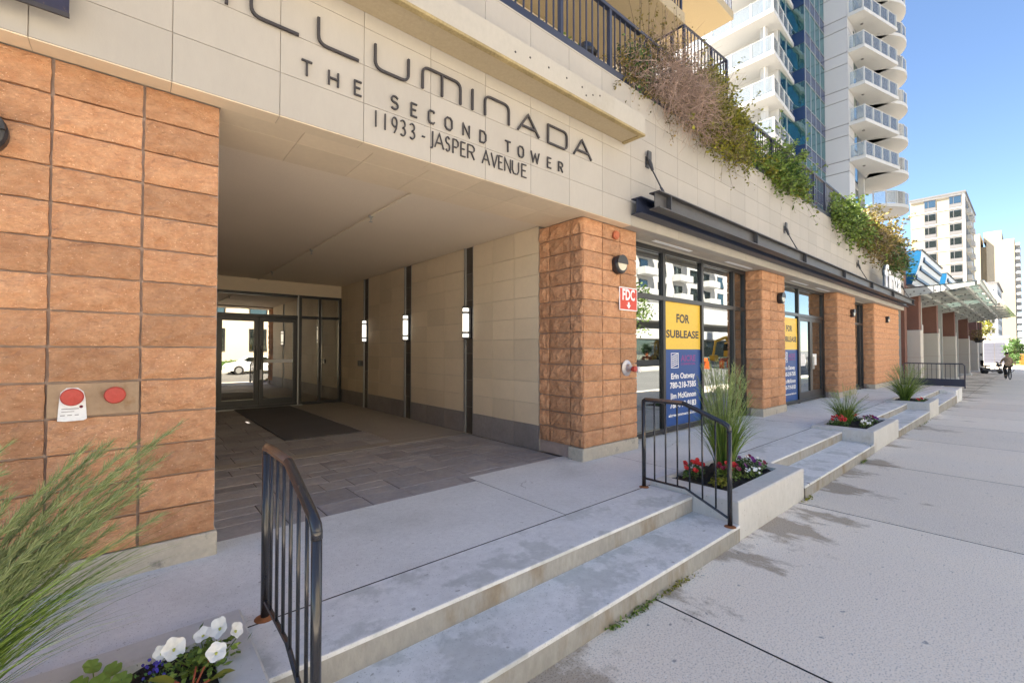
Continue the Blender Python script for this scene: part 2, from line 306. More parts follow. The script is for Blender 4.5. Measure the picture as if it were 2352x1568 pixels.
# stroke lettering: polylines in a unit box, mitred ribbons with depth
def arc(cx, cy, rx, ry, a0, a1, n=8): return [(cx+rx*math.cos(R(a0+(a1-a0)*i/n)), cy+ry*math.sin(R(a0+(a1-a0)*i/n))) for i in range(n+1)]
GL = {
 'T': [[(0, 1), (1, 1)], [(.5, .96), (.5, 0)]], 'H': [[(0, 0), (0, 1)], [(1, 0), (1, 1)], [(.03, .5), (.97, .5)]],
 'E': [[(1, 1), (0, 1), (0, 0), (1, 0)], [(.03, .52), (.8, .52)]],
 'S': [[(.98, .86)]+arc(.5, .76, .46, .24, 35, 270, 10)+arc(.5, .27, .48, .27, 90, -150, 10)],
 'C': [[(1, .86), (.85, 1), (.2, 1), (0, .82), (0, .18), (.2, 0), (.85, 0), (1, .14)]],
 'O': [[(.25, 1), (.75, 1), (1, .8), (1, .2), (.75, 0), (.25, 0), (0, .2), (0, .8), (.25, 1)]],
 'N': [[(0, 0), (0, 1), (1, 0), (1, 1)]], 'D': [[(0, 0), (0, 1), (.65, 1), (1, .75), (1, .25), (.65, 0), (0, 0)]],
 'W': [[(0, 1), (.24, 0), (.5, .8), (.76, 0), (1, 1)]],
 'R': [[(0, 0), (0, 1), (.7, 1), (.98, .85), (.98, .65), (.7, .5), (.04, .5)], [(.5, .49), (1, 0)]],
 '1': [[(.5, 0), (.5, 1)]], '9': [arc(.5, .7, .5, .3, 0, 360, 14), [(1, .68), (.85, .3), (.45, 0)]],
 '3': [[(.02, .9)]+arc(.45, .76, .46, .24, 120, -90, 9)+arc(.45, .26, .52, .26, 90, -140, 10)],
 '-': [[(0, .42), (1, .42)]], 'J': [[(1, 1), (1, .05), (.85, -.12), (.3, -.15)]], 'A': [[(0, 0), (.5, 1), (1, 0)], [(.2, .34), (.8, .34)]],
 'P': [[(0, 0), (0, 1), (.65, 1), (1, .85), (1, .6), (.65, .45), (.04, .45)]], 'V': [[(0, 1), (.5, 0), (1, 1)]],
 'U': [[(0, 1), (0, .3), (.2, .04), (.5, 0), (.8, .04), (1, .3), (1, 1)]],
}
def stroke(mb, pts, w, y0, d):      # pts in world (x,z); ribbon front at y0-d, back at y0
    n = len(pts); closed = n > 3 and (Vector(pts[0])-Vector(pts[-1])).length < 1e-6
    P = [Vector(p) for p in (pts[:-1] if closed else pts)]; n = len(P); l = []; r = []
    for i in range(n):
        a = P[i-1] if (i > 0 or closed) else None; b = P[(i+1) % n] if (i < n-1 or closed) else None
        d1 = (P[i]-a).normalized() if a is not None else None; d2 = (b-P[i]).normalized() if b is not None else None
        if d1 is None: d1 = d2
        if d2 is None: d2 = d1
        n1 = Vector((-d1.y, d1.x)); n2 = Vector((-d2.y, d2.x)); m_ = (n1+n2)
        if m_.length < 1e-3: m_ = n1
        m_.normalize(); k = w/2/max(.45, m_.dot(n1)); l.append(P[i]+m_*k); r.append(P[i]-m_*k)
    vs = []; fs = []
    for i in range(n):
        for q in (l[i], r[i]):
            vs += [(q.x, y0-d, q.y), (q.x, y0, q.y)]
    for i in range(n if closed else n-1):
        A = i*4; B = ((i+1) % n)*4
        fs += [(A, A+2, B+2, B), (A+1, A, B, B+1), (A+2, A+3, B+3, B+2)]
    if not closed: fs += [(0, 1, 3, 2), ((n-1)*4, (n-1)*4+2, (n-1)*4+3, (n-1)*4+1)]
    mb.add(vs, fs)
def glyph(ch, x0, x1, z0, z1, w, y0, d):
    mb = MB(); h = w/2
    for k, pl in enumerate(GL[ch]):
        stroke(mb, [(x0+h+(x1-x0-2*h)*px if x1-x0 > 2*h else (x0+x1)/2, z0+h+(z1-z0-2*h)*pz) for px, pz in pl], w, y0, d+k*.0009)
    return mb

# ================================================================ THE SETTING
FY, FA, GY, PX = 3.78, 3.61, 4.15, 4.43          # block face, fascia face, shop glass, passage right wall
def sz(x): return -.3 if x < 12 else -.3-.2*min(1, (x-12)/13) if x < 25 else -.5-.1*min(1, (x-25)/40)
g = MB(); g.add([(-900, -900, -1.2), (1500, -900, -1.2), (1500, 900, -1.2), (-900, 900, -1.2)], [(0, 1, 2, 3)]); struct('ground', g, M['ground'])
g = MB(); xs = [-60, 12, 25, 65, 420]
for a, b in zip(xs, xs[1:]): g.add([(a, -17, sz(a)-.14), (b, -17, sz(b)-.14), (b, -3.2, sz(b)-.14), (a, -3.2, sz(a)-.14)], [(0, 1, 2, 3)])
struct('road', g, M['asphalt'])
k = MB()
for a, b in zip(xs, xs[1:]):
    k.add([(a, -3.2, sz(a)-.3), (b, -3.2, sz(b)-.3), (b, -3.2, sz(b)-.002), (a, -3.2, sz(a)-.002), (a, -3.02, sz(a)-.002), (b, -3.02, sz(b)-.002), (a, -3.02, sz(a)-.3), (b, -3.02, sz(b)-.3)], [(0, 1, 2, 3), (3, 2, 5, 4), (4, 5, 7, 6)])
struct('kerb', k, M['conc'])
# sidewalk: poured slabs with open joints on a darker bed
bed = MB()
for a, b in zip(xs, xs[1:]): bed.add([(a, -3.02, sz(a)-.035), (b, -3.02, sz(b)-.035), (b, 3.6, sz(b)-.035), (a, 3.6, sz(a)-.035)], [(0, 1, 2, 3)])
walk = struct('sidewalk', bed, M['paverbase'])
jx = [-6.1, -3.15, -.15, 2.80, 5.80, 8.65, 11.6, 14.6, 17.6, 20.6, 23.6, 26.6, 29.6, 32.6, 35.6, 38.6, 41.6, 44.6, 48, 52, 56, 60, 66, 72, 80]
for a, b in zip(jx, jx[1:]):
    for y0, y1 in ((-3.0, 1.76), (1.768, 3.55)):
        if y0 > 0 and a < 22: continue
        q = .008; m_ = MB(); za, zb = sz(a+q), sz(b-q)
        m_.add([(a+q, y0, za), (b-q, y0, zb), (b-q, y1, zb), (a+q, y1, za), (a+q, y0, za-.05), (b-q, y0, zb-.05), (b-q, y1, zb-.05), (a+q, y1, za-.05)],
               [(0, 1, 2, 3), (0, 4, 5, 1), (1, 5, 6, 2), (2, 6, 7, 3), (3, 7, 4, 0)])
        o = W_('paving_slab', m_, M['walk'], walk); o.data.materials.append(M['paverbase'])      # dirt-filled joint edges
        for p_ in o.data.polygons: p_.material_index = 1 if abs(p_.normal.z) < .5 else 0
m_ = MB().add([(80, -3, sz(80)), (420, -3, sz(80)), (420, 60, sz(80)), (80, 60, sz(80))], [(0, 1, 2, 3)]); struct('far_pavement', m_, M['walk'])
# far sidewalk across the street
m_ = MB()
for a, b in zip(xs, xs[1:]): m_.add([(a, -23, sz(a)), (b, -23, sz(b)), (b, -17, sz(b)), (a, -17, sz(a)), (a, -17, sz(a)-.2), (b, -17, sz(b)-.2)], [(0, 1, 2, 3), (3, 2, 5, 4)])
struct('opposite_sidewalk', m_, M['greystone'])
# terrace
bed = bx(-3, 24.6, 2.26, 4.16, -.5, -.03); terr = struct('terrace', bed, M['paverbase'])
tj = [-3, 2.9, 5.0, 7.9, 10.9, 13.9, 16.9, 19.9, 22.4, 24.55]
for i, (a, b) in enumerate(zip(tj, tj[1:])):
    W_('terrace_slab', bx(a+.004, b-.004, 2.674, 3.994 if b < 4.5 else 4.16, -.08, 0), M['conc'], terr).data.materials.append(M['paverbase'])
for o in terr.children:
    for p_ in o.data.polygons: p_.material_index = 1 if abs(p_.normal.z) < .5 else 0
# steps between the planters
steps = struct('front_steps', bx(-3, 24.5, 1.80, 2.2, -.9, -.17), M['paverbase'])
for a, b in ((.462, 4.215), (6.0, 9.55), (11.7, 15.85), (17.6, 22.4)):
    W_('upper_tread', bx(a, b, 2.19, 2.666, -.026, 0, .004), M['tread'], steps)
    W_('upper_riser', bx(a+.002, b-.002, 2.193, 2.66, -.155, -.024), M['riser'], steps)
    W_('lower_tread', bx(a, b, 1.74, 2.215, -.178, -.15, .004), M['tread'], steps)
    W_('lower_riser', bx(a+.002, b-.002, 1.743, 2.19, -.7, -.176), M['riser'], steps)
W_('end_landing', bx(22.404, 24.5, 1.76, 2.668, -.7, -.003, .012), M['tread'], steps)

# ================================================================ PODIUM BUILDING
pod = thing('podium_building', 'cream tiled podium building with orange split-face block piers and covered entrance passage', 'building', (4.43, 8, 0))
# --- split-face blocks
def block_mesh(i, w=.411, h=.2025):
    rr = random.Random(100+i); nx, nz = 9, 5; ph = [rr.uniform(0, 6.3) for _ in range(6)]; mb = MB(); vs = []
    for a in range(nx+1):
        for b in range(nz+1):
            e = min(a, nx-a, b, nz-b); x = -w/2+w*a/nx; z = -h/2+h*b/nz
            big = .011*math.sin(9*x+14*z+ph[0])+.008*math.sin(-17*x+21*z+ph[1])+.007*math.sin(31*x+9*z+ph[2])
            if e == 0: y = -.004-rr.random()*.008; x += rr.uniform(-.003, .003); z += rr.uniform(-.003, .003)
            else: y = (-.013 if e == 1 else -.018)+big*.7-rr.random()*.013; x += rr.uniform(-.012, .012); z += rr.uniform(-.01, .01)
            vs.append((x, y, z))
    fs = []
    for a in range(nx):
        for b in range(nz):
            i0 = a*(nz+1)+b; fs.append((i0, i0+nz+1, i0+nz+2, i0+1))
    n = len(vs); rim = [a*(nz+1) for a in range(nx+1)]+[nx*(nz+1)+b for b in range(1, nz+1)]+[a*(nz+1)+nz for a in range(nx-1, -1, -1)]+[b for b in range(nz-1, 0, -1)]
    m_r = len(rim); vs2 = [vs[i] for i in rim]+[(vs[i][0], .03, vs[i][2]) for i in rim]     # sides keep a sharp arris
    for k_ in range(m_r):
        k2 = (k_+1) % m_r; fs.append((n+k_, n+m_r+k_, n+m_r+k2, n+k2))
    return mb.add(vs+vs2, fs)
BLK = [block_mesh(i).mesh('block') for i in range(14)]
for b_ in BLK: b_.materials.append(M['brick'])
CH = (3.185-.168)/14
def pier(x0, x1, ncol, side=None, ydeep=4.6, joined=False, skip=(), name='pier'):
    core = bx(x0+.02 if side else x0+.002, x1-.002, FY+.02, ydeep, 0, 3.192); p = W_(name, core, M['mortar'], pod)
    cw = (x1-x0)/ncol; jm = MB()
    cells = []
    for c in range(ncol):
        for r_ in range(14):
            if (c, r_) in skip: continue
            cells.append((x0+cw*(c+.5), FY, .168+CH*(r_+.5), 0, cw/.4265))
    if side:
        yy = FY
        for wd in side:
            for r_ in range(14): cells.append((x0, yy+wd/2, .168+CH*(r_+.5), -math.pi/2, wd/.4265))
            yy += wd
    for (cx, cy, cz, rz, sxx) in cells:
        me = random.choice(BLK); fl = random.choice((1, 1))
        if joined:
            vs = np.array([v.co[:] for v in me.vertices]); vs[:, 0] *= sxx
            c_, s_ = math.cos(rz), math.sin(rz); q = np.stack([vs[:, 0]*c_-vs[:, 1]*s_+cx, vs[:, 0]*s_+vs[:, 1]*c_+cy, vs[:, 2]+cz], 1)
            jm.add(q, [tuple(f.vertices) for f in me.polygons])
        else: link('block', me, None, p, (cx, cy, cz), rz, (sxx, 1, 1), world=False)
    if joined: tag(W_('blockwork', jm, M['brick'], p), kind='stuff')
    pb = bx(x0-(.03 if side else 0), x1+.012, FY-.022, ydeep if side is None else FY+.24, -.05, .166, .01); W_('plinth', pb, M['plinth'], p)
    return p
# left pier: plate takes one block
pier(-2.07, .455, 6, None, 12.6, skip={(4, 4)})
pier(PX+.01, 5.64, 3, (.21, .395, .2), 4.6)
pier(10.35, 11.72, 3, (.37,), 4.2)
pier(16.1, 18.17, 5, (.37,), 4.2, joined=True)
pier(20.92, 25.6, 11, (.37,), 4.2, joined=True)
# --- fascia tiles
fas = W_('fascia', bx(-2.38, 25.9, FA+.012, 4.02, 3.192, 5.125), M['tilejoint'], pod)
TW, TH = .6385, .3235
tm = bx(-TW/2+.002, TW/2-.002, 0, .02, -TH/2+.0018, TH/2-.0018, .0012).mesh('tile'); tm.materials.append(M['tile'])
tmc = tm
for c in range(44):
    x = -.47+TW*(c-3)+TW/2
    for r_ in range(6): link('tile', tm, None, fas, (x, FA, 3.19+TH*(r_+.5)), 0)
# beam underside panels over the passage, two rows
und = W_('fascia_soffit', bx(-2.38, 25.9, FA+.014, 3.76, 3.186, 3.191), M['tilejoint'], pod)
for c in range(44):
    x = -.47+TW*(c-3)
    W_('soffit_tile', bx(x+.002, x+TW-.002, FA+.001, FY-.022, 3.182, 3.189), M['ptile'] if c < 12 else M['tile'], und)
ud = W_('passage_lintel', bx(.457, 4.43, FY+.02, 4.46, 3.197, 3.5), M['tilejoint'], pod)
for c in range(7):
    x = .457+c*.5676
    for y0, y1 in ((FY-.02, 4.0), (4.0, 4.46)):
        W_('lintel_tile', bx(x+.002, x+.5656, y0+.002, y1-.002, 3.184, 3.198), M['ptile'], ud)
W_('shop_soffit', bx(5.645, 25.6, FY-.018, GY+.2, 3.194, 3.26), M['soffit'], pod)
for a, b in ((6.3, 7.5), (8.9, 10.1), (12.6, 13.8), (14.6, 15.8)):
    W_('soffit_slot_light', bx(a, b, 3.86, 3.93, 3.186, 3.195), M['paper'], pod)
W_('ledge_block', bx(-2.4, 5.14, 3.285, FA-.001, 4.30, 4.55, .006), M['ledge'], pod)
W_('ledge_drip', bx(-2.4, 5.13, 3.278, 3.34, 4.272, 4.302, .004), M['ledgeedge'], pod)
W_('ledge_drip', bx(5.06, 5.125, 3.343, FA-.002, 4.274, 4.301, .004), M['ledgeedge'], pod)
W_('ledge_soffit', bx(-2.4, 5.055, 3.343, FA-.003, 4.288, 4.299), M['tan'], pod)
hm = MB()
for x, z in ((3.05, 4.43), (3.32, 4.44), (3.6, 4.44), (3.86, 4.44), (3.93, 4.37), (4.05, 4.42), (4.18, 4.46), (2.85, 4.40)):
    hm.lathe([(.011, 0), (.011, .004)], (x, 3.2815, z), 'y', 8)
W_('anchor_hole', hm, M['ink'], pod)
# parapet cap and the terrace deck, tower wall behind
W_('parapet_cap', bx(-2.4, 25.9, FA-.005, 3.95, 5.126, 5.145), M['ledge'], pod)
W_('terrace_deck', bx(-8, 25.9, 4.021, 12.6, 3.55, 5.0), M['tan'], pod)
tw = W_('tower_wall', bx(1.2, 9.2, 6.3, 9.5, 5.001, 10.999), M['render'], pod)
for (a, b, zz) in ((2.35, 3.9, 5.2), (5.6, 7.2, 8.3), (2.35, 3.9, 8.3)):
    f = MB()
    for q in (a, (a+b)/2-.03, b-.06): f.box(q, q+.06, 6.24, 6.297, zz, zz+2.3)
    f.box(a+.061, b-.061, 6.241, 6.296, zz+2.24, zz+2.299); f.box(a+.061, b-.061, 6.241, 6.296, zz+1.0, zz+1.05)
    fo = W_('patio_window', f, M['navy'], pod); W_('pane', bx(a+.03, b-.03, 6.275, 6.285, zz+.02, zz+2.25), M['bglass'], fo)
# balcony slabs of the tower, with railings
def podrail(name, parent, pts, z0, z1, step=.12, top=.05, m_=None, rad=.009):
    m_ = m_ or M['navy']; mb = MB()
    for p, q in zip(pts, pts[1:]):
        mb.tube([(p[0], p[1], z1), (q[0], q[1], z1)], top/2, 4); mb.tube([(p[0], p[1], z0), (q[0], q[1], z0)], .018, 4)
        n = int((Vector(q)-Vector(p)).length/step)
        for i in range(n+1):
            t = i/max(1, n); x, y = p[0]+(q[0]-p[0])*t, p[1]+(q[1]-p[1])*t; r_ = .022 if i % 8 == 0 else rad
            mb.box(x-r_, x+r_, y-r_, y+r_, z0, z1)
    return W_(name, mb, m_, parent)
for xr, y0, z in ((8.5, 4.5, 8.1), (13.1, 5.45, 11.0)):
    sb = W_('balcony_slab', bx(1.2 if xr < 9 else 5, xr, y0, 6.297 if xr < 9 else 8.6, z, z+.24, .01), M['tan'], pod)
    podrail('balcony_rail', sb, [(1.3 if xr < 9 else 5.1, y0+.06), (xr-.05, y0+.06), (xr-.05, 6.2)], z+.3, z+1.3)
# --- passage
W_('passage_ceiling', bx(.456, PX+.3, 4.461, 12.9, 3.23, 3.5), M['ceil'], pod)
pw = W_('passage_wall', bx(PX+.016, 5.6, 4.602, 12.6, -.3, 3.4), M['tilejoint'], pod)
segs = [(4.604, 6.21), (6.48, 8.44), (8.75, 10.67), (10.97, 12.59)]
zl = [.359+.3105*i for i in range(9)]+[3.229]
for a, b in segs:
    n = max(2, round((b-a)/.64))
    for i in range(len(zl)-1):
        off = 0
        for c in range(n):
            y0, y1 = a+(b-a)*c/n, a+(b-a)*(c+1)/n
            W_('wall_tile', bx(PX, PX+.02, y0+.0025, y1-.0025, zl[i]+.0025, zl[i+1]-.0025), M['ptile'], pw)
    for c in range(n):
        y0, y1 = a+(b-a)*c/n, a+(b-a)*(c+1)/n
        W_('base_tile', bx(PX-.004, PX+.02, y0+.002, y1-.002, .002, .357), M['slate'], pw)
for a, b in ((6.21, 6.48), (8.44, 8.75), (10.67, 10.97)):
    for i in range(7):
        z0 = .002+i*.461; W_('strip_tile', bx(PX+.014, PX+.0175, a+.012, b-.012, z0, z0+.457), M['darkstrip'], pw)
    W_('metal_trim', bx(PX-.012, PX+.02, b-.045, b+.0, 0, 3.228), M['alu'], pw); W_('metal_trim', bx(PX-.006, PX+.02, a-.002, a+.01, 0, 3.228), M['alu'], pw)
W_('header_wall', bx(.456, PX-.001, 12.58, 12.75, 2.885, 3.229), M['ptile'], pod)
# floor of stamped stone
fl = struct('passage_floor', bx(.2, PX+.02, 4.001, 12.9, -.3, -.010), M['paverbase'])
W_('floor_band', bx(.46, PX-.006, 6.36, 6.60, -.05, -.001), M['band'], fl)
W_('floor_band', bx(3.15, PX-.006, 6.61, 12.5, -.05, -.0015), M['band'], fl)
rr = random.Random(5)
def stones(x0, x1, y0, y1):
    y = y0; 
    while y < y1-.05:
        hh = min(rr.choice((.2, .3, .3, .42)), y1-y)
        if y1-(y+hh) < .1: hh = y1-y
        x = x0
        while x < x1-.05:
            ww = min(rr.choice((.3, .42, .55, .65)), x1-x)
            if x1-(x+ww) < .12: ww = x1-x
            z = -.002-rr.random()*.003
            if hh > .38 and rr.random() < .4:
                for q0, q1 in ((y, y+hh/2), (y+hh/2, y+hh)): W_('paving_stone', bx(x+.004, x+ww-.004, q0+.004, q1-.004, -.05, z-rr.random()*.002, .004), M['paver'], fl)
            else: W_('paving_stone', bx(x+.004, x+ww-.004, y+.004, y+hh-.004, -.05, z, .004), M['paver'], fl)
            x += ww
        y += hh
stones(.46, PX-.006, 4.005, 6.355); stones(.46, 3.145, 6.605, 12.55)
# entrance doors
def bars(mb, xs_, zs_, x0, x1, z0, z1, y0, y1, w):
    for x in xs_: mb.box(x-w/2, x+w/2, y0, y1, z0, z1)
    for z in zs_:
        mb.box(x0, x1, y0+.002, y1-.002, z-w/2, z+w/2)
EY = 12.6
f = MB(); bars(f, (.50, 1.47, 3.35, 3.85, 4.39), (.035, 2.31, 2.855), .48, 4.41, 0, 2.884, EY-.06, EY+.06, .07)
ef = W_('entrance_frame', f, M['frame'], pod)
W_('metal_trim', bx(3.285, 3.312, EY-.075, EY-.0, 0, 2.88), M['alu'], ef); W_('threshold', bx(.5, 3.4, EY-.16, EY+.1, -.02, .012), M['alu'], ef)
for a, b, z0, z1 in ((3.385, 3.815, .07, 2.275), (3.885, 4.355, .07, 2.275), (3.385, 3.815, 2.345, 2.82), (3.885, 4.355, 2.345, 2.82), (1.505, 3.315, 2.345, 2.82), (.535, 1.435, .07, 2.275), (.535, 1.435, 2.345, 2.82)):
    W_('pane', bx(a, b, EY-.008, EY+.008, z0, z1), M['eglass'], ef)
for a, b in ((1.51, 2.385), (2.395, 3.28)):
    d = MB(); bars(d, (a+.05, b-.05), (), a, b, .02, 2.27, EY-.035, EY+.035, .1); d.box(a+.1, b-.1, EY-.033, EY+.033, .02, .22); d.box(a+.1, b-.1, EY-.033, EY+.033, 2.16, 2.268)
    do = W_('entrance_door', d, M['frame'], pod); W_('pane', bx(a+.1, b-.1, EY-.006, EY+.006, .22, 2.16), M['eglass'], do)
    hx = b-.05 if a < 2 else a+.05
    W_('handle', MB().tube([(hx, EY-.09, .95), (hx, EY-.09, 1.55)], .014, 6).tube([(hx, EY-.09, 1.0), (hx, EY-.03, 1.0)], .01, 5).tube([(hx, EY-.09, 1.5), (hx, EY-.03, 1.5)], .01, 5), M['alu'], do)
    if a > 2: W_('frosted_strip', bx(a+.1, b-.1, EY-.0075, EY-.0065, 1.12, 1.2), M['paper'], do); W_('sticker', bx(a+.02, a+.075, EY-.037, EY-.0355, .7, .95), M['paper'], do)
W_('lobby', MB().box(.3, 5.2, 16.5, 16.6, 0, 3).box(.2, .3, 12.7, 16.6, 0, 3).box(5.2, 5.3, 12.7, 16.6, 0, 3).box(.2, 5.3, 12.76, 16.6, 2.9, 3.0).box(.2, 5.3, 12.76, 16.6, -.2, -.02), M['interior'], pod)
# sprinkler pipe
sp = thing('sprinkler_pipe', 'thin painted sprinkler pipe running along passage ceiling with pendant heads', 'pipe', (2.36, 8, 3.2))
W_('pipe', MB().tube([(2.36, 4.47, 3.205), (2.36, 12.55, 3.205)], .013, 8), M['ceil'], sp)
for y in (5.63, 8.2, 11.1):
    W_('sprinkler_head', MB().lathe([(.03, .02), (.03, 0), (.012, -.012), (.012, -.035), (.006, -.04), (.006, -.06), (.022, -.062), (.022, -.066)], (2.36, y, 3.192), 'z', 12), M['alu'], sp)
# --- shop windows
def shop(x0, x1, mull, zt, panes_low, sill=.03, name='shop_window', top=3.19):
    f = MB(); bars(f, mull, (sill+.03, zt, top-.04), x0, x1, 0, top, GY-.05, GY+.07, .075)
    o = W_(name, f, M['frame'], pod)
    for a, b in zip(mull, mull[1:]):
        W_('pane', bx(a+.038, b-.038, GY-.006, GY+.006, zt+.038, top-.078), M['glass'], o)
        if panes_low(a, b): W_('pane', bx(a+.038, b-.038, GY-.006, GY+.006, sill+.068, zt-.038), M['glass'], o)
    return o
shop(5.6, 10.34, (5.66, 6.965, 8.34, 9.74, 10.30), 2.335, lambda a, b: True)
w2 = shop(11.7, 16.12, (11.76, 12.5, 13.80, 15.98, 16.08), 2.4, lambda a, b: not (13 < a < 14))
W_('mullion', bx(16.12, 16.14, GY-.05, GY+.05, 0, 3.18), M['alu'], w2)
for a, b in ((13.85, 14.87), (14.88, 15.93)):
    d = MB(); bars(d, (a+.05, b-.05), (), a, b, .03, 2.355, GY-.035, GY+.035, .1); d.box(a+.1, b-.1, GY-.033, GY+.033, .03, .28); d.box(a+.1, b-.1, GY-.033, GY+.033, 2.25, 2.354)
    do = W_('shop_door', d, M['frame'], pod); W_('pane', bx(a+.1, b-.1, GY-.006, GY+.006, .28, 2.25), M['glass'], do)
    hx = b-.05 if a < 14.5 else a+.05
    W_('handle', MB().tube([(hx, GY-.08, .9), (hx, GY-.08, 1.25)], .013, 6), M['alu'], do)
    W_('notice', bx(a+.15, a+.55, GY-.0085, GY-.0065, 1.0, 1.33), M['paper'], do)
shop(18.16, 20.93, (18.22, 19.3, 20.45, 20.88), 2.4, lambda a, b: True, name='shop_window')
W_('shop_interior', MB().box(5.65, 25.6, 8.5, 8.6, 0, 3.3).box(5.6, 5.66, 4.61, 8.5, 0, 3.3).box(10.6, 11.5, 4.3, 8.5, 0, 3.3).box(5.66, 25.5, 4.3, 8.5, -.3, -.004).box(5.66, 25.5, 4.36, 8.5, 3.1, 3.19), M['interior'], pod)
# blank recess on last pier

# --- sign lettering on the fascia
SY = FA
def rnd(p, a, b, n=5):      # quarter round from a to b with corner p
    return [(((1-t)**2)*a[0]+2*t*(1-t)*p[0]+t*t*b[0], ((1-t)**2)*a[1]+2*t*(1-t)*p[1]+t*t*b[1]) for t in [i/n for i in range(n+1)]]
Z0, Z1, q = 3.838, 4.045, .07
sg = thing('building_name_sign', 'large thin dark metal letters spelling ILLUMINADA across the cream fascia', 'sign', (2.4, FA, Z0))
def big(pls):
    mb = MB()
    for i, pl in enumerate(pls): stroke(mb, pl, .0195, SY-.012, .02+i*.001)
    W_('letter', mb, M['ink'], sg)
big([[(.46, Z0), (.46, Z1)]])
for x, x2 in ((.61, .928), (1.072, 1.392)): big([[(x, Z1)]+rnd((x, Z0), (x, Z0+q), (x+q, Z0))+[(x2, Z0)]])
big([[(1.535, Z1)]+rnd((1.535, Z0), (1.535, Z0+q), (1.535+q, Z0))+rnd((1.845, Z0), (1.845-q, Z0), (1.845, Z0+q))+[(1.845, Z1)]])
big([[(1.987, Z0)]+rnd((1.987, Z1), (1.987, Z1-q), (1.987+q, Z1))+rnd((2.403, Z1), (2.403-q, Z1), (2.403, Z1-q))+[(2.403, Z0)], [(2.193, Z1-.01), (2.193, Z0)]])
big([[(2.546, Z0), (2.546, Z1)]])
big([[(2.703, Z0)]+rnd((2.703, Z1), (2.703, Z1-q), (2.703+q, Z1))+rnd((3.021, Z1), (3.021-q, Z1), (3.021, Z1-q))+[(3.021, Z0)]])
for a, b, c in ((3.15, 3.30, 3.47), (4.062, 4.21, 4.39)): big([[(a, Z0), (b, Z1), (c, Z0)], [(a+(b-a)*.32, Z0+.066), (c-(c-b)*.32, Z0+.066)]])
big([[(3.615, Z0), (3.615, Z1)]+rnd((3.934, Z1), (3.934-q, Z1), (3.934, Z1-q))+rnd((3.934, Z0), (3.934, Z0+q), (3.934-q, Z0))+[(3.615, Z0)]])
sg2 = thing('tower_name_sign', 'spaced dark metal letters reading THE SECOND TOWER under the large name', 'sign', (2.4, FA, 3.54))
for ch, a, b in [('T', .945, 1.035), ('H', 1.150, 1.234), ('E', 1.357, 1.426), ('S', 1.679, 1.755), ('E', 1.872, 1.941), ('C', 2.049, 2.122), ('O', 2.229, 2.316), ('N', 2.434, 2.519), ('D', 2.641, 2.725), ('T', 2.969, 3.057), ('O', 3.157, 3.244), ('W', 3.346, 3.483), ('E', 3.606, 3.676), ('R', 3.791, 3.872)]:
    W_('letter', glyph(ch, a, b, 3.545, 3.672, .0128, SY-.008, .014), M['ink'], sg2)
sg3 = thing('address_sign', 'thin dark metal numerals and letters reading 11933 - JASPER AVENUE above passage', 'sign', (2.4, FA, 3.34))
for ch, a, b in [('1', 1.540, 1.555), ('1', 1.624, 1.639), ('9', 1.69, 1.746), ('3', 1.77, 1.828), ('3', 1.861, 1.92), ('-', 1.984, 2.024), ('J', 2.063, 2.105), ('A', 2.119, 2.225), ('S', 2.238, 2.291), ('P', 2.32, 2.389), ('E', 2.412, 2.473), ('R', 2.493, 2.582), ('A', 2.671, 2.776), ('V', 2.787, 2.877), ('E', 2.888, 2.946), ('N', 2.969, 3.057), ('U', 3.076, 3.174), ('E', 3.211, 3.287)]:
    W_('letter', glyph(ch, a, b, 3.338, 3.485, .0098, SY-.006, .012), M['ink'], sg3)

# --- steel beams over the shops with tie rods
sb = thing('steel_canopy_beam', 'pair of dark weathered steel I-beams running along the fascia above the shop windows', 'beam', (15, 3.4, 3.31))
def ibeam(mb, x0, x1, yc, z0, z1, fw_=.16, t=.014):
    mb.box(x0, x1, yc-fw_/2, yc+fw_/2, z0, z0+t); mb.box(x0, x1, yc-fw_/2, yc+fw_/2, z1-t, z1); mb.box(x0+.004, x1-.004, yc-.006, yc+.006, z0+t, z1-t)
W_('inner_beam', (lambda m: (ibeam(m, 5.24, 25.6, 3.50, 3.315, 3.54), m)[1])(MB()), M['navy'], sb)
W_('outer_beam', (lambda m: (ibeam(m, 5.32, 25.5, 3.27, 3.35, 3.58), m)[1])(MB()), M['steel'], sb)
for x in (5.62, 8.6, 11.3, 14.5, 17.7, 21.0, 25.2):
    W_('stiffener', bx(x-.006, x+.006, 3.192, 3.262, 3.365, 3.565), M['steel'], sb)
    W_('spacer', bx(x-.03, x+.03, 3.355, 3.41, 3.40, 3.50), M['steel'], sb)
for i, x in enumerate((5.68, 11.24, 17.71, 25.2)):
    t = thing('tie_rod', ('nearest', 'second', 'third', 'farthest')[i]+' dark tie rod from the fascia plate down to the steel beam', 'tie rod', (x, FA, 4.25), group='tie rods holding the steel beams')
    W_('wall_plate', bx(x-.05, x+.05, FA-.012, FA+.004, 4.10, 4.26, .004), M['steel'], t)
    W_('head_plate', bx(x-.045, x+.045, FA-.055, FA-.030, 4.20, 4.335, .006), M['steel'], t)
    W_('bracket', MB().tube([(x, FA-.01, 4.17), (x, FA-.045, 4.19), (x, FA-.06, 4.14), (x, 3.52, 4.04)], [.03, .032, .03, .022], 8), M['steel'], t)
    W_('rod', MB().tube([(x, 3.525, 4.05), (x, 3.36, 3.70)], .011, 8), M['steel'], t)
    W_('clevis', MB().tube([(x-.018, 3.385, 3.75), (x-.018, 3.30, 3.585)], .011, 6).tube([(x+.018, 3.385, 3.75), (x+.018, 3.30, 3.585)], .011, 6), M['steel'], t)

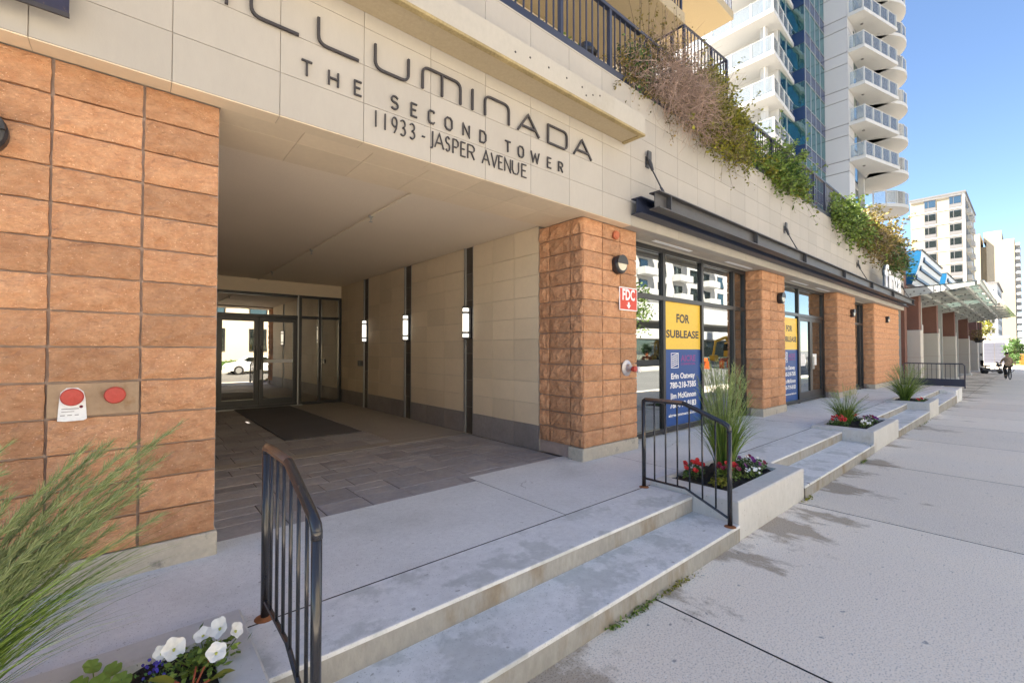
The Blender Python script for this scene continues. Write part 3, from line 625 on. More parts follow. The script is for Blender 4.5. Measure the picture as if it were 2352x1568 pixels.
# --- wall lamps, bell, plates
def wall_lamp(x, z, y, label):
    t = thing('round_wall_lamp', label, 'wall lamp', (x, y, z), group='round bulkhead lamps on the piers')
    L_('housing', MB().lathe([(.125, .0), (.13, -.03), (.13, -.075), (.118, -.092), (.10, -.098)], (0, 0, 0), 'y', 28), M['lampbody'], t)
    h = []; 
    for i in range(13): a = R(180+180*i/12); h.append((.098*math.cos(a), .098*math.sin(a)+.012))
    L_('lens', MB().prism(h, 'y', -.102, -.094), M['lens'], t)
    h = [(.122*math.cos(R(180*i/14)), .122*math.sin(R(180*i/14))+.010) for i in range(15)]
    L_('eyelid', MB().prism(h, 'y', -.112, -.09), M['lampbody'], t)
wall_lamp(-.675, 2.645, FY-.018, 'round black lamp cut off by the left edge of the photo')
wall_lamp(5.147, 2.63, FY-.018, 'large round black half-lens lamp above the red FDC sign')
wall_lamp(11.31, 2.635, FY-.018, 'round black half-lens lamp on the second block pier past the passage')
wall_lamp(17.6, 2.63, FY-.018, 'round black half-lens lamp on the narrow pier between the shop doors')
wall_lamp(22.9, 2.66, FY-.018, 'smallest round black lamp on the last orange pier')
t = thing('fire_bell', 'small round terracotta-red fire bell high on the block pier above the lamp', 'fire bell', (5.09, FY-.02, 3.04))
L_('gong', MB().lathe([(.05, 0), (.062, -.02), (.062, -.04), (.045, -.06), (.012, -.068)], (0, 0, 0), 'y', 20), mat('bell_red', (.45, .13, .06), .6), t)
t = thing('fdc_sign', 'square red FDC sign with white border and down arrow on block pier', 'sign', (5.39, FY-.03, 2.17), rz=0)
L_('plate', bx(-.215, .215, -.012, -.004, -.165, .165), M['wtext'], t)
L_('red_field', bx(-.200, .200, -.0145, -.0115, -.150, .150), M['fdc'], t)
me = text_mesh('FDC', .155, .30, 0); L_('lettering', me, M['wtext'], t, (-.15, -.0165, -.012))
L_('arrow', MB().prism([(-.018, -.045), (.018, -.045), (.018, -.085), (.05, -.085), (0, -.14), (-.05, -.085), (-.018, -.085)], 'y', -.0168, -.0148), M['wtext'], t)
t = thing('fire_hose_connection', 'galvanised fire department connection with red and white caps on block pier', 'standpipe', (5.36, FY-.02, 1.186))
L_('escutcheon', MB().lathe([(.115, 0), (.115, -.012), (.06, -.03), (.05, -.07)], (0, 0, 0), 'y', 24), M['chrome'], t)
for s_, mm in ((0, 'red'), (.095, 'paper')):
    L_('cap', MB().lathe([(.03, -.05), (.03, -.10), (.042, -.10), (.042, -.135), (.02, -.14)], (.03+s_, 0, -.012-s_*.1), 'y', 14), M[mm], t)
L_('siamese_body', MB().tube([(0, -.05, 0), (.08, -.07, -.012), (.14, -.06, -.02)], .03, 8), M['chrome'], t)
t = thing('alarm_plate', 'tan metal plate with two red discs set into the left pier', 'plate', (-.185, FY-.01, 1.15))
x0 = -2.07+(2.525/6)*4
L_('backing', bx(-.208, .208, -.012, .02, -.1, .1, .003), M['tanplate'], t)
pz = .168+CH*4.5
t.location = (x0+.21, FY-.006, pz)
for dx in (-.10, .092):
    d = L_('red_disc', MB().lathe([(.052, 0), (.052, -.018), (.046, -.026), (.008, -.029), (.008, -.036), (.003, -.036)], (dx, -.012, .02), 'y', 26), M['red'], t)
t2 = thing('inspection_tag', 'white paper tag hanging behind the left red disc', 'tag', (x0+.11, FY-.021, pz))
L_('card', MB().prism([(-.062, -.12), (-.03, -.125), (.05, -.123), (.066, -.115), (.058, .01), (.05, .05), (.025, .075), (-.025, .075), (-.05, .05), (-.055, .01)], 'y', -.004, -.002), M['paper'], t2)
L_('print', MB().box(-.045, .03, -.0055, -.0045, -.052, -.048).box(-.045, .01, -.0055, -.0045, -.068, -.065).box(-.05, -.03, -.0055, -.0045, -.09, -.086).box(-.02, 0, -.0055, -.0045, -.09, -.086).box(.012, .03, -.0055, -.0045, -.09, -.086), M['fgrey'], t2)
L_('print_seal', MB().lathe([(.009, 0), (.009, -.001)], (.04, -.0045, -.04), 'y', 10), M['fburg'], t2)
# --- sconces
for i, y in enumerate((6.36, 8.60, 10.80)):
    t = thing('passage_sconce', ('nearest', 'middle', 'farthest')[i]+' tall white lit wall sconce in dark strip of passage wall', 'sconce', (PX, y, 1.915), group='sconces on the passage wall')
    L_('back_plate', bx(-.03, .012, -.1, .1, -.275, .275), M['lampbody'], t)
    h = [(-.03, -.055)]+[(-.03-.095*math.sin(R(180*k/8)), -.055*math.cos(R(180*k/8))) for k in range(9)]
    pr = [(-.031, -.05), (-.09, -.04), (-.105, 0), (-.09, .04), (-.031, .05)]
    L_('diffuser', MB().prism(pr, 'z', -.25, .25), M['lit'], t)
    pr2 = [(-.028, -.062), (-.097, -.048), (-.114, 0), (-.097, .048), (-.028, .062)]
    L_('band', MB().prism(pr2, 'z', .155, .19).prism(pr2, 'z', -.19, -.155).prism(pr2, 'z', -.275, -.255).prism(pr2, 'z', .255, .275), M['lampbody'], t)
t = thing('intercom', 'small black intercom panel on the passage wall near the doors', 'intercom', (PX, 11.13, 1.105))
L_('case', bx(-.03, 0, -.16, .16, -.07, .07, .005), M['lampbody'], t); L_('keypad', bx(-.033, -.0305, -.02, .05, -.05, .05), M['fgrey'], t)
t = tag(W_('entrance_mat', bx(1.85, 3.09, 7.7, 12.44, .0005, .012, .004), M['mat']), 'long dark grey mat on the passage floor before the doors', 'mat')
# banner corner at the upper left
t = thing('hanging_banner', 'bottom edge of a dark printed banner at the upper left corner', 'banner', (-.6, 3.5, 3.32))
W_('cloth', bx(-.85, -.300, 3.494, 3.500, 3.32, 4.4), mat('banner_print', (.03, .03, .06), .8, .3, 6, .2, 30, stain=(.25, .16, .05), sscale=9, sthr=.55), t)
W_('hem', bx(-.852, -.298, 3.490, 3.504, 3.31, 3.335), M['ink'], t)

# --- posters on the glass
def poster(x0, x1, label):
    t = thing('window_poster', label, 'poster', ((x0+x1)/2, GY-.01, .1)); y = GY-.012; w = x1-x0
    W_('yellow_panel', bx(x0, x1, y, y+.003, 1.455, 2.295), M['yellow'], t); W_('blue_panel', bx(x0, x1, y, y+.003, .105, 1.452), M['bluep'], t)
    def tx(s_, h, zz, w_, m_, xc=.5): L = link('lettering', text_mesh(s_, h, w_*w, 0), M[m_], t, world=True); L.location = (x0+w*xc-w_*w/2, y-.002, zz); return L
    tx('FOR', .155, 1.94, .36, 'ink'); tx('SUBLEASE', .135, 1.665, .90, 'ink')
    tx('Erin Oatway', .10, .93, .66, 'wtext'); tx('780-218-7585', .105, .765, .72, 'wtext'); tx('Jim McKinnon', .10, .58, .72, 'wtext'); tx('780-719-8183', .105, .415, .72, 'wtext'); tx('aicrecommercial.com', .05, .265, .80, 'wtext')
    tx('AICRE', .11, 1.24, .42, 'purple', .64); tx('COMMERCIAL', .04, 1.17, .42, 'purple', .64)
    lm = MB(); a = x0+w*.17; b = x0+w*.37
    for (p, q_, r_, s_) in ((a, b, 1.12, 1.132), (a, b, 1.378, 1.39), (a, a+.014, 1.132, 1.378), (b-.014, b, 1.132, 1.378)): lm.box(p, q_, y-.003, y-.0005, r_, s_)
    for k_ in range(6):
        zc = 1.14+k_*.036; lm.add([(a+.03, y-.003, zc), (b-.03, y-.003, zc+.045), (b-.03, y-.003, zc+.060), (a+.03, y-.003, zc+.015)], [(0, 1, 2, 3)])
    W_('logo_frame', lm, M['wtext'], t)
poster(7.01, 8.30, 'yellow and blue FOR SUBLEASE poster in the nearest shop window')
poster(12.55, 13.755, 'yellow and blue FOR SUBLEASE poster half hidden by the second pier')

# ================================================================ RAILINGS
def stair_rail(x, label, ya, yb, lean):
    t = thing('stair_handrail', label, 'handrail', (x, (ya+yb)/2, 0)); r_ = .022
    W_('post', MB().tube([(x, ya, -.02), (x, ya, .895)], .021, 12), M['rail'], t, True); W_('post', MB().tube([(x, yb, -.17), (x, yb, .735)], .021, 12), M['rail'], t, True)
    yk = ya-.46
    W_('handrail', MB().tube([(x, ya+.0, .885), (x, ya-.004, .905), (x, ya-.02, .916), (x, ya-.08, .918), (x, yk+.03, .918), (x, yk, .915), (x, yk-.03, .903), (x, yb+.05, .775), (x, yb+.012, .752), (x, yb, .725), (x, yb, .70)], .0225, 14), M['rail'], t, True)
    W_('worn_top', MB().tube([(x, ya-.03, .9195), (x, ya-.08, .9205), (x, yk+.02, .9205)], .0222, 14), M['railtop'], t, True)
    W_('bottom_rail', MB().tube([(x, ya-.02, .095), (x, yk, .095), (x, yb+.02, -.075)], .012, 8), M['rail'], t)
    for k_ in range(6):
        y = ya-(ya-yb)*(k_+1)/7; zt = .905 if y > yk else .918-(yk-y)*.36; zb = .095 if y > yk else .095-(yk-y)*.37
        W_('picket', MB().tube([(x, y, zb), (x, y, zt)], .0085, 8), M['rail'], t, True)
    for y, z in ((ya, 0), (yb, -.15)): W_('rust_patch', MB().lathe([(.052, z+.0005), (.045, z+.003), (.023, z+.012)], (x, y, 0), 'z', 14), M['rust'], t)
stair_rail(.556, 'black stair handrail nearest the camera, worn paint, beside white petunias', 2.70, 1.83, 0)
stair_rail(4.11, 'black stair handrail in front of the FOR SUBLEASE poster', 2.67, 1.785, 0)
t = thing('ramp_railing', 'dark blue picket railing with solid foot panel at the far end of the terrace', 'railing', (24.55, 2.5, 0))
W_('top_rail', MB().tube([(24.55, 3.5, .05), (24.55, 3.5, .84), (24.55, 3.44, .90), (24.55, 1.74, .90), (24.55, 1.68, .84), (24.55, 1.68, -.05)], .024, 8), M['navy'], t)
W_('foot_panel', bx(24.54, 24.56, 1.70, 3.48, .02, .30), M['navy'], t)
for i in range(13):
    y = 1.82+i*.133; W_('picket', bx(24.542, 24.558, y-.008, y+.008, .3, .89), M['navy'], t)
# terrace guard on the parapet
gr = thing('parapet_railing', 'long dark navy picket railing along the top of the cream fascia', 'railing', (12, 3.66, 5.14))
RYY = 3.64
W_('base_channel', bx(-1.5, 25.8, RYY-.028, RYY+.03, 5.146, 5.245), M['navy'], gr)
W_('top_rail', bx(-1.5, 25.8, RYY-.035, RYY+.035, 6.035, 6.085, .006), M['navy'], gr)
pk = bx(-.008, .008, -.008, .008, 0, .79).mesh('picket'); pk.materials.append(M['navy'])
po = bx(-.025, .025, -.027, .025, 0, .79).mesh('post'); po.materials.append(M['navy'])
n = 0; x = -1.4
for i in range(228):
    x = .04+i*.12-1.44
    if x > 25.7: break
    o = link('post' if i % 8 == 4 else 'picket', po if i % 8 == 4 else pk, None, gr, (x, RYY, 5.2455), 0, world=True)
t = thing('raised_terrace_railing', 'dark picket railing standing higher behind the dried shrub', 'railing', (8, 4, 6.1))
podrail('railing', t, [(7.25, 5.0), (7.25, 3.86), (8.78, 3.80), (8.78, 5.0)], 6.15, 7.12, .11, .05, M['navy'])
W_('upstand', bx(7.2, 8.83, 3.83, 5.1, 5.001, 6.1), M['ledge'], t)
t = thing('terrace_lantern', 'black lantern standing behind the parapet railing pickets', 'lantern', (4.72, 3.95, 5.15))
L_('base', MB().lathe([(.09, 0), (.09, .03), (.05, .05)], n=12), M['lampbody'], t); L_('amber_glass', MB().lathe([(.06, .05), (.085, .12), (.085, .22), (.06, .28)], n=12), mat('amber_glass', (.25, .12, .01), .2), t)
L_('hood', MB().lathe([(.05, .28), (.15, .36), (.16, .40), (.08, .52), (.02, .56)], n=12), M['lampbody'], t)

# ================================================================ PLANTERS AND PLANTS
def planter(x0, x1, y0, y1, wl, wf, wb, label, zt=.055):
    t = thing('concrete_planter', label, 'planter', ((x0+x1)/2, (y0+y1)/2, -.3), group='concrete planters set into the steps'); z0 = -.8
    m_ = MB(); ix0, ix1, iy0, iy1 = x0+wl, x1-wl, y0+wf, y1-wb
    o = [(x0, y0), (x1, y0), (x1, y1), (x0, y1)]; i_ = [(ix0, iy0), (ix1, iy0), (ix1, iy1), (ix0, iy1)]
    bv = .012; vs = [(x, y, z0) for x, y in o]+[(x, y, zt-bv) for x, y in o]
    oc = [(x0+bv, y0+bv), (x1-bv, y0+bv), (x1-bv, y1-bv), (x0+bv, y1-bv)]
    vs += [(x, y, zt) for x, y in oc]+[(x, y, zt) for x, y in i_]+[(x, y, zt-.12) for x, y in i_]
    fs = []
    for k_ in range(4):
        j = (k_+1) % 4
        for l in range(4): fs.append((l*4+k_, l*4+j, (l+1)*4+j, (l+1)*4+k_))
    W_('walls', m_.add(vs, fs), M['plant_conc'], t)
    s_ = MB(); nx, ny = int((ix1-ix0)/.06)+2, int((iy1-iy0)/.06)+2; rr = random.Random(int(x0*100)+9)
    vs = [(ix0+(ix1-ix0)*a/nx, iy0+(iy1-iy0)*b/ny, zt-.035+rr.uniform(-.018, .018)) for a in range(nx+1) for b in range(ny+1)]
    W_('soil', s_.add(vs, [(a*(ny+1)+b, (a+1)*(ny+1)+b, (a+1)*(ny+1)+b+1, a*(ny+1)+b+1) for a in range(nx) for b in range(ny)]), M['soil'], t)
    return t
planter(-2.6, .456, 1.75, 2.79, .16, .2, .2, 'concrete planter at lower left holding white petunias')
planter(4.218, 5.998, 1.755, 2.665, .24, .2, .06, 'nearest right concrete planter, beside the black stair handrail')
planter(9.552, 11.698, 1.75, 2.66, .26, .15, .12, 'middle concrete planter with red and white flowers')
planter(15.852, 17.598, 1.745, 2.66, .24, .14, .1, 'farthest concrete planter before the dark blue ramp railing')

def ribbons(mb, P, Wd):      # P (n,k,3) paths, Wd (n,k) half widths
    n, k, _ = P.shape
    d = np.zeros_like(P); d[:, 1:-1] = P[:, 2:]-P[:, :-2]; d[:, 0] = P[:, 1]-P[:, 0]; d[:, -1] = P[:, -1]-P[:, -2]
    s_ = RN.normal(size=(n, 1, 3)); s_ = np.cross(d, np.repeat(s_, k, 1)); s_ /= np.linalg.norm(s_, axis=2, keepdims=True)+1e-9
    V = np.stack([P-s_*Wd[..., None], P+s_*Wd[..., None]], 2).reshape(-1, 3); b0 = len(mb.v); mb.v += [tuple(q) for q in V.tolist()]
    for i in range(n):
        for j in range(k-1):
            a = b0+(i*k+j)*2; mb.f.append((a, a+1, a+3, a+2))
def raw(mb, name, m_, parent, world=True):
    me = bpy.data.meshes.new(name); me.from_pydata(mb.v, [], mb.f); me.update(); return link(name, me, m_, parent, world=world)
def leaves(mb, C_, size, up=.4):      # C_ (n,3)
    n = len(C_); a = RN.normal(size=(n, 3)); a[:, 2] = a[:, 2]*.6-.15; a /= np.linalg.norm(a, axis=1, keepdims=True)
    b = np.cross(a, RN.normal(size=(n, 3))+np.array([0, 0, up])); b /= np.linalg.norm(b, axis=1, keepdims=True)+1e-9
    s_ = (size*RN.uniform(.6, 1.3, n))[:, None]
    V = np.stack([C_, C_+a*s_*.5+b*s_*.32, C_+a*s_, C_+a*s_*.5-b*s_*.32], 1).reshape(-1, 3); b0 = len(mb.v); mb.v += [tuple(q) for q in V.tolist()]
    mb.f += [(b0+4*i, b0+4*i+1, b0+4*i+2, b0+4*i+3) for i in range(n)]

def reed_grass(label, base, h, nb, ns, spread, lean=(0, 0), plume='plume', plen=.25, bw=.0035, pw=.011, hairs=26, hw=.13, group='feather reed grass clumps in the planters', stemr=.0016):
    t = thing('reed_grass', label, 'ornamental grass', base, group=group); B = np.array(base); lean = np.array([*lean, 0.])
    k = 7; T = np.linspace(0, 1, k)
    def paths(n, hh, spr, rad, droop):
        ang = RN.uniform(0, 2*math.pi, n); out = np.stack([np.cos(ang), np.sin(ang), 0*ang], 1); r_ = np.sqrt(RN.uniform(0, 1, n))
        root = B+out*(r_*rad)[:, None]; H_ = hh*RN.uniform(.55, 1, n); sp_ = spr*(.25+RN.uniform(0, 1, n)**1.4)
        P = root[:, None, :]+out[:, None, :]*(sp_[:, None]*T**1.7)[..., None]
        P[:, :, 2] += H_[:, None]*(T-droop*T**3*(.3+RN.uniform(0, 1, n))[:, None])
        P += lean[None, None, :]*((H_/h)[:, None]*T**1.9)[..., None]*RN.uniform(.5, 1.1, n)[:, None, None]
        return P
    m_ = MB(); P = paths(nb, h*.78, spread, .09, .28); Wd = bw*(1.05-T**1.5)[None, :]*RN.uniform(.6, 1.2, nb)[:, None]; ribbons(m_, P, Wd)
    raw(m_, 'blades', M['blade'], t)
    m_ = MB(); P = paths(ns, h, spread*.7, .07, .06); ribbons(m_, P, np.full((ns, k), stemr)); 
    hm = MB()
    for i in range(ns):
        tt = RN.uniform(1-plen/h*1.0, 1, hairs); seg = np.clip((tt*(k-1)).astype(int), 0, k-2); f_ = (tt*(k-1)-seg)[:, None]
        C_ = P[i, seg]*(1-f_)+P[i, seg+1]*f_; d = P[i, seg+1]-P[i, seg]; d /= np.linalg.norm(d, axis=1, keepdims=True)
        dr = d*1.0+RN.normal(size=(hairs, 3))*.28; dr /= np.linalg.norm(dr, axis=1, keepdims=True); ln = pw*RN.uniform(2, 4.2, hairs)[:, None]
        q = np.stack([C_, C_+dr*ln*.5+RN.normal(size=(hairs, 3))*.002, C_+dr*ln], 1); ribbons(hm, q, np.stack([np.full(hairs, .0010), np.full(hairs, pw*hw), np.full(hairs, .0006)], 1))
    raw(m_, 'stems', M['blade'], t); raw(hm, 'plumes', M[plume], t)
    return t
reed_grass('tall reed grass at left edge, blown to the right, pale green plumes', (-.56, 2.46, .02), 1.10, 380, 48, .20, (.78, .04), 'plume2', .46, .0030, .014, 300, .065, stemr=.0014)
reed_grass('second reed grass clump behind the first at the left edge', (-.98, 2.52, .02), 1.10, 260, 34, .24, (.74, .03), 'plume2', .46, .0030, .014, 300, .065, stemr=.0014)
reed_grass('tallest upright reed grass clump in the nearest right planter', (5.20, 2.32, .02), 1.36, 560, 170, .30, (.08, 0), 'plume', .40, .0042, .013, 34)
reed_grass('small sparse reed grass among red flowers in the middle planter', (10.45, 2.35, .02), .82, 260, 46, .36, (.05, 0), 'plume', .24, .0045, .012, 24)
reed_grass('dense reed grass clump in the farthest planter', (16.4, 2.3, .02), 1.08, 420, 110, .50, (.06, 0), 'plume', .3, .006, .016, 26)

def flower_clump(name, label, base, rx, ry, hgt, nl, petals, leafm='leaf', ls=.035, cat='flowers'):
    """low bedding plant: leaves plus small blossoms; petals = list of (material, count, radius)"""
    t = thing(name, label, cat, base); B = np.array(base); m_ = MB(); n = nl
    a = RN.uniform(0, 2*math.pi, n); r_ = np.sqrt(RN.uniform(0, 1, n)); C_ = np.stack([B[0]+rx*r_*np.cos(a), B[1]+ry*r_*np.sin(a), B[2]+hgt*(1-.6*r_**2)*RN.uniform(.1, 1, n)], 1)
    leaves(m_, C_, ls, 1.2); raw(m_, 'foliage', M[leafm], t)
    for pm_, cnt, pr in petals:
        for c in range(cnt):
            aa = RN.uniform(0, 6.28); q = math.sqrt(RN.uniform(0, 1)); c0 = Vector((B[0]+rx*q*math.cos(aa), B[1]+ry*q*math.sin(aa), B[2]+hgt*(1-.45*q*q)+RN.uniform(0, .03)))
            nrm = Vector((RN.normal()*.35-.35, RN.normal()*.35-.75, .8)).normalized(); W_('blossom', petunia(c0, nrm, pr*RN.uniform(.8, 1.15), 10), M[pm_], t)
    return t
def petunia(c, nrm, r_, n=25, depth=.45):
    m_ = MB(); z = nrm.normalized(); x = z.orthogonal().normalized(); y = z.cross(x); vs = [c-z*r_*depth]; fs = []
    prof = ((.22, -.38), (.62, -.06), (1, .0)) if n > 12 else ((.5, -.1), (1, .04)); ph = random.random()*6
    for (q, d) in prof:
        for k_ in range(n):
            a = 2*math.pi*k_/n; lob = 1+.09*math.cos(5*a+ph)*q*q+random.uniform(-.03, .03)*q; w = .07*math.sin(5*a*1.0+ph*2)*q
            vs.append(c+x*(r_*q*lob*math.cos(a))+y*(r_*q*lob*math.sin(a))+z*(r_*(d+w)))
    for k_ in range(n): fs.append((0, 1+k_, 1+(k_+1) % n))
    for l in range(len(prof)-1):
        for k_ in range(n): k2 = (k_+1) % n; fs.append((1+l*n+k_, 1+l*n+k2, 1+(l+1)*n+k2, 1+(l+1)*n+k_))
    return m_.add([tuple(v) for v in vs], fs)
# white petunia at the lower left
wp = thing('white_petunia', 'white petunia plant with large trumpet blooms at the lower left', 'flowers', (.27, 2.40, .03))
cv = Vector((0, 0, 1.44))
for (x, y, z, r_, tilt) in ((.150, 2.43, .150, .043, (.0, -.2, .1)), (.252, 2.44, .165, .034, (-.5, .2, .9)), (.308, 2.41, .185, .042, (-.9, .1, .25)), (.378, 2.385, .16, .033, (.9, .0, .1)), (.288, 2.295, .145, .038, (.1, -.1, .3)), (.105, 2.45, .140, .030, (-.6, 0, 0))):
    c = Vector((x, y, z)); nrm = (cv-c).normalized()+Vector(tilt); b_ = W_('bloom', petunia(c, nrm, r_, 30), M['fwhite'], wp, True)
    W_('throat', MB().lathe([(.001, .001), (.006, -.002), (.004, -.012)], (c-nrm.normalized()*r_*.25)[:], 'z', 8), M['fyel'], b_)
    W_('stem', MB().tube([(.27+(x-.27)*.3, 2.40, .03), (x, y+.02, z-.05), (c-nrm.normalized()*r_*.4)[:]], .0025, 5), M['leaf'], wp)
m_ = MB(); n = 260; C_ = np.stack([RN.normal(.25, .07, n), RN.normal(2.40, .06, n), RN.uniform(.03, .13, n)], 1); leaves(m_, C_, .034, 1.); raw(m_, 'foliage', M['leaf'], wp)
lb = thing('blue_lobelia', 'tiny blue-violet lobelia flowers left of the white petunias', 'flowers', (.09, 2.42, .03))
m_ = MB()
for k_ in range(26): 
    c = Vector((RN.normal(.085, .022), RN.normal(2.42, .03), RN.uniform(.07, .12))); q = petunia(c, Vector((RN.normal(), -1, .6)), .007, 6); m_.add(q.v, q.f)
raw(m_, 'blossoms', M['fblue'], lb)
m_ = MB(); n = 160; leaves(m_, np.stack([RN.normal(.10, .04, n), RN.normal(2.39, .05, n), RN.uniform(.02, .10, n)], 1), .014, 1.); raw(m_, 'foliage', M['leafd'], lb)
ge = thing('round_leaf_geranium', 'round scalloped green leaves growing at the lower left of the planter', 'plant', (-.10, 2.55, .03))
def roundleaf(c, nrm, r_):
    m_ = MB(); z = nrm.normalized(); x = z.orthogonal().normalized(); y = z.cross(x); n = 28; vs = [c-z*r_*.25]
    for q in (.55, 1):
        for k_ in range(n):
            a = 2*math.pi*k_/n; s_ = r_*q*(1+.07*abs(math.sin(3.5*a))-(.30 if k_ == 0 else 0)); vs.append(c+x*s_*math.cos(a)+y*s_*math.sin(a)+z*(.02*math.sin(5*a)*q*r_*4-.1*r_*(1-q)))
    fs = [(0, 1+k_, 1+(k_+1) % n) for k_ in range(n)]+[(1+k_, 1+(k_+1) % n, 1+n+(k_+1) % n, 1+n+k_) for k_ in range(n)]
    return m_.add([tuple(v) for v in vs], fs)
for (x, y, z, r_) in ((-.115, 2.60, .105, .032), (-.155, 2.54, .08, .033), (-.09, 2.50, .08, .036), (-.05, 2.55, .09, .031), (-.12, 2.44, .07, .032), (-.02, 2.48, .07, .034), (-.19, 2.47, .075, .03)):
    c = Vector((x, y, z)); W_('leaf', roundleaf(c, Vector((RN.normal()*.25-.1, -.5, 1)), r_), M['leaf'], ge, True); W_('stem', MB().tube([(-.10, 2.53, .03), (x, y, z-.008)], .0022, 5), M['leaf'], ge)
ce = thing('red_stem_plant', 'young plant with orange-red stems and green leaves at the bottom edge', 'plant', (.20, 2.27, .03))
for (dx, dy, dz, lw) in ((.085, .06, .10, 0), (.02, .05, .07, 0), (-.055, .02, .06, 1), (-.03, -.04, .05, 1), (.06, -.03, .04, 1)):
    W_('stem', MB().tube([(.20, 2.27, .02), (.20+dx*.5, 2.27+dy*.5, .03+dz*.6), (.20+dx, 2.27+dy, .03+dz)], .0042, 6), M['redstem'], ce, True)
    if lw:
        c = Vector((.20+dx*1.2, 2.27+dy*1.2, .03+dz)); q = MB(); ax = Vector((dx, dy, .02)).normalized(); sd = ax.cross(Vector((0, 0, 1))).normalized(); vs = []
        for i, ww in enumerate((.002, .02, .024, .016, .001)):
            p = c+ax*(i*.026-.02)+Vector((0, 0, .012*math.sin(i*.8))); vs += [p-sd*ww, p-Vector((0, 0, .006 if 0 < i < 4 else 0)), p+sd*ww]
        q.add([tuple(v) for v in vs], [(i*3+j, i*3+j+1, i*3+j+4, i*3+j+3) for i in range(4) for j in range(2)]); W_('leaf', q, M['leafy'], ce, True)
# bedding flowers
flower_clump('red_begonia', 'bright red begonias in the nearest right planter, left of the reed grass', (4.78, 2.46, .03), .14, .11, .17, 300, [('fred', 16, .030)], 'leafd')
flower_clump('burgundy_petunia', 'burgundy petunias below the reed grass in the nearest right planter', (5.02, 2.20, .03), .16, .12, .15, 300, [('fburg', 12, .026), ('fred', 8, .026)], 'leaf')
flower_clump('lime_foliage_plant', 'lime green leafy clump at the front corner of nearest right planter', (4.72, 2.14, .03), .12, .09, .08, 260, [('fwhite', 1, .022)], 'leafy')
flower_clump('white_alyssum', 'low white blossoms along the front of the nearest right planter', (5.28, 2.05, .03), .17, .07, .07, 240, [('fwhite', 18, .013)], 'leaf', .022)
flower_clump('purple_petunia', 'dark purple petunias spilling over the right end of the nearest right planter', (5.62, 2.22, .03), .26, .18, .12, 420, [('fpurp', 9, .028), ('fburg', 4, .024), ('fwhite', 5, .014)], 'leafd')
flower_clump('red_begonia', 'red begonias at the left of the middle planter', (10.02, 2.35, .03), .20, .16, .17, 320, [('fred', 18, .032)], 'leafd')
flower_clump('red_begonia', 'red begonias at the right of the middle planter behind its white flowers', (10.95, 2.40, .03), .28, .16, .16, 320, [('fred', 13, .030), ('fburg', 5, .028)], 'leafd')
flower_clump('white_alyssum', 'white blossoms at the front of the middle planter', (10.45, 2.02, .03), .34, .09, .09, 320, [('fwhite', 24, .017)], 'leaf', .025)
flower_clump('purple_petunia', 'purple petunias at the right end of the middle planter', (11.05, 2.10, .03), .26, .13, .10, 300, [('fpurp', 8, .028), ('fburg', 6, .026)], 'leafd')
flower_clump('red_begonia', 'single red bloom at the front of the farthest planter', (16.25, 1.99, .03), .12, .08, .12, 160, [('fred', 5, .034)], 'leafd')
flower_clump('white_alyssum', 'white blossoms in the farthest planter', (16.75, 2.0, .03), .40, .1, .09, 320, [('fwhite', 14, .022)], 'leafd', .03)
# weeds at the foot of the steps
for i, (x, y, n, w, lb_) in enumerate(((2.62, 1.735, 70, .10, 'longest green weed strip growing at the foot of the steps'), (3.05, 1.73, 60, .14, 'weed patch in the joint below the lower step near the rusty post'), (2.33, 1.735, 30, .05, 'smallest weed sprig at foot of the nearest steps'), (5.98, 1.73, 40, .08, 'weed tuft at the foot of the steps right of the nearest planter'), (8.65, 1.725, 50, .12, 'weed tuft where a sidewalk joint meets the steps'), (14.4, 1.71, 60, .5, 'weeds at the foot of the farthest planter'))):
    t = thing('weed_tuft', lb_, 'weed', (x, y, sz(x)), group='weeds along the step foot'); m_ = MB()
    leaves(m_, np.stack([RN.normal(x, w, n*2), y-np.abs(RN.normal(0, .014, n*2))-.004, sz(x)+RN.uniform(0, .03, n*2)], 1), .022, 1.); raw(m_, 'foliage', M['leafy'] if i % 2 else M['leaf'], t)

# hanging shrubs on the parapet
def shrub(name, label, root, blobs, twigs=0, group='shrubs spilling over the parapet railing', leafsize=.045, wild=.05, tw=.0028):
    t = thing(name, label, 'shrub', root, group=group); Rv = np.array(root); br = MB()
    for (c, rad, ncl, lm, per) in blobs:
        c = np.array(c); rad = np.array(rad); fo = MB()
        for i in range(ncl):
            d = RN.normal(size=3); d /= np.linalg.norm(d); q = c+rad*d*RN.uniform(.35, 1.0)**.6*(1+RN.normal()*.08)
            C_ = q+RN.normal(size=(per, 3))*np.array([.085, .07, .075])*RN.uniform(.6, 1.3); leaves(fo, C_, leafsize, .5)
            if i % 4 == 0:
                r0 = Rv+np.array([(c[0]-Rv[0])*.8, 0, 0])+RN.normal(size=3)*.05; mid = (r0+q)/2+np.array([0, -.05, .15])+RN.normal(size=3)*.05; br.tube([r0, mid, q], [.008, .005, .002], 4, False)
        raw(fo, 'foliage', M[lm], t)
    if br.v: raw(br, 'branches', M['bark'], t)
    return t
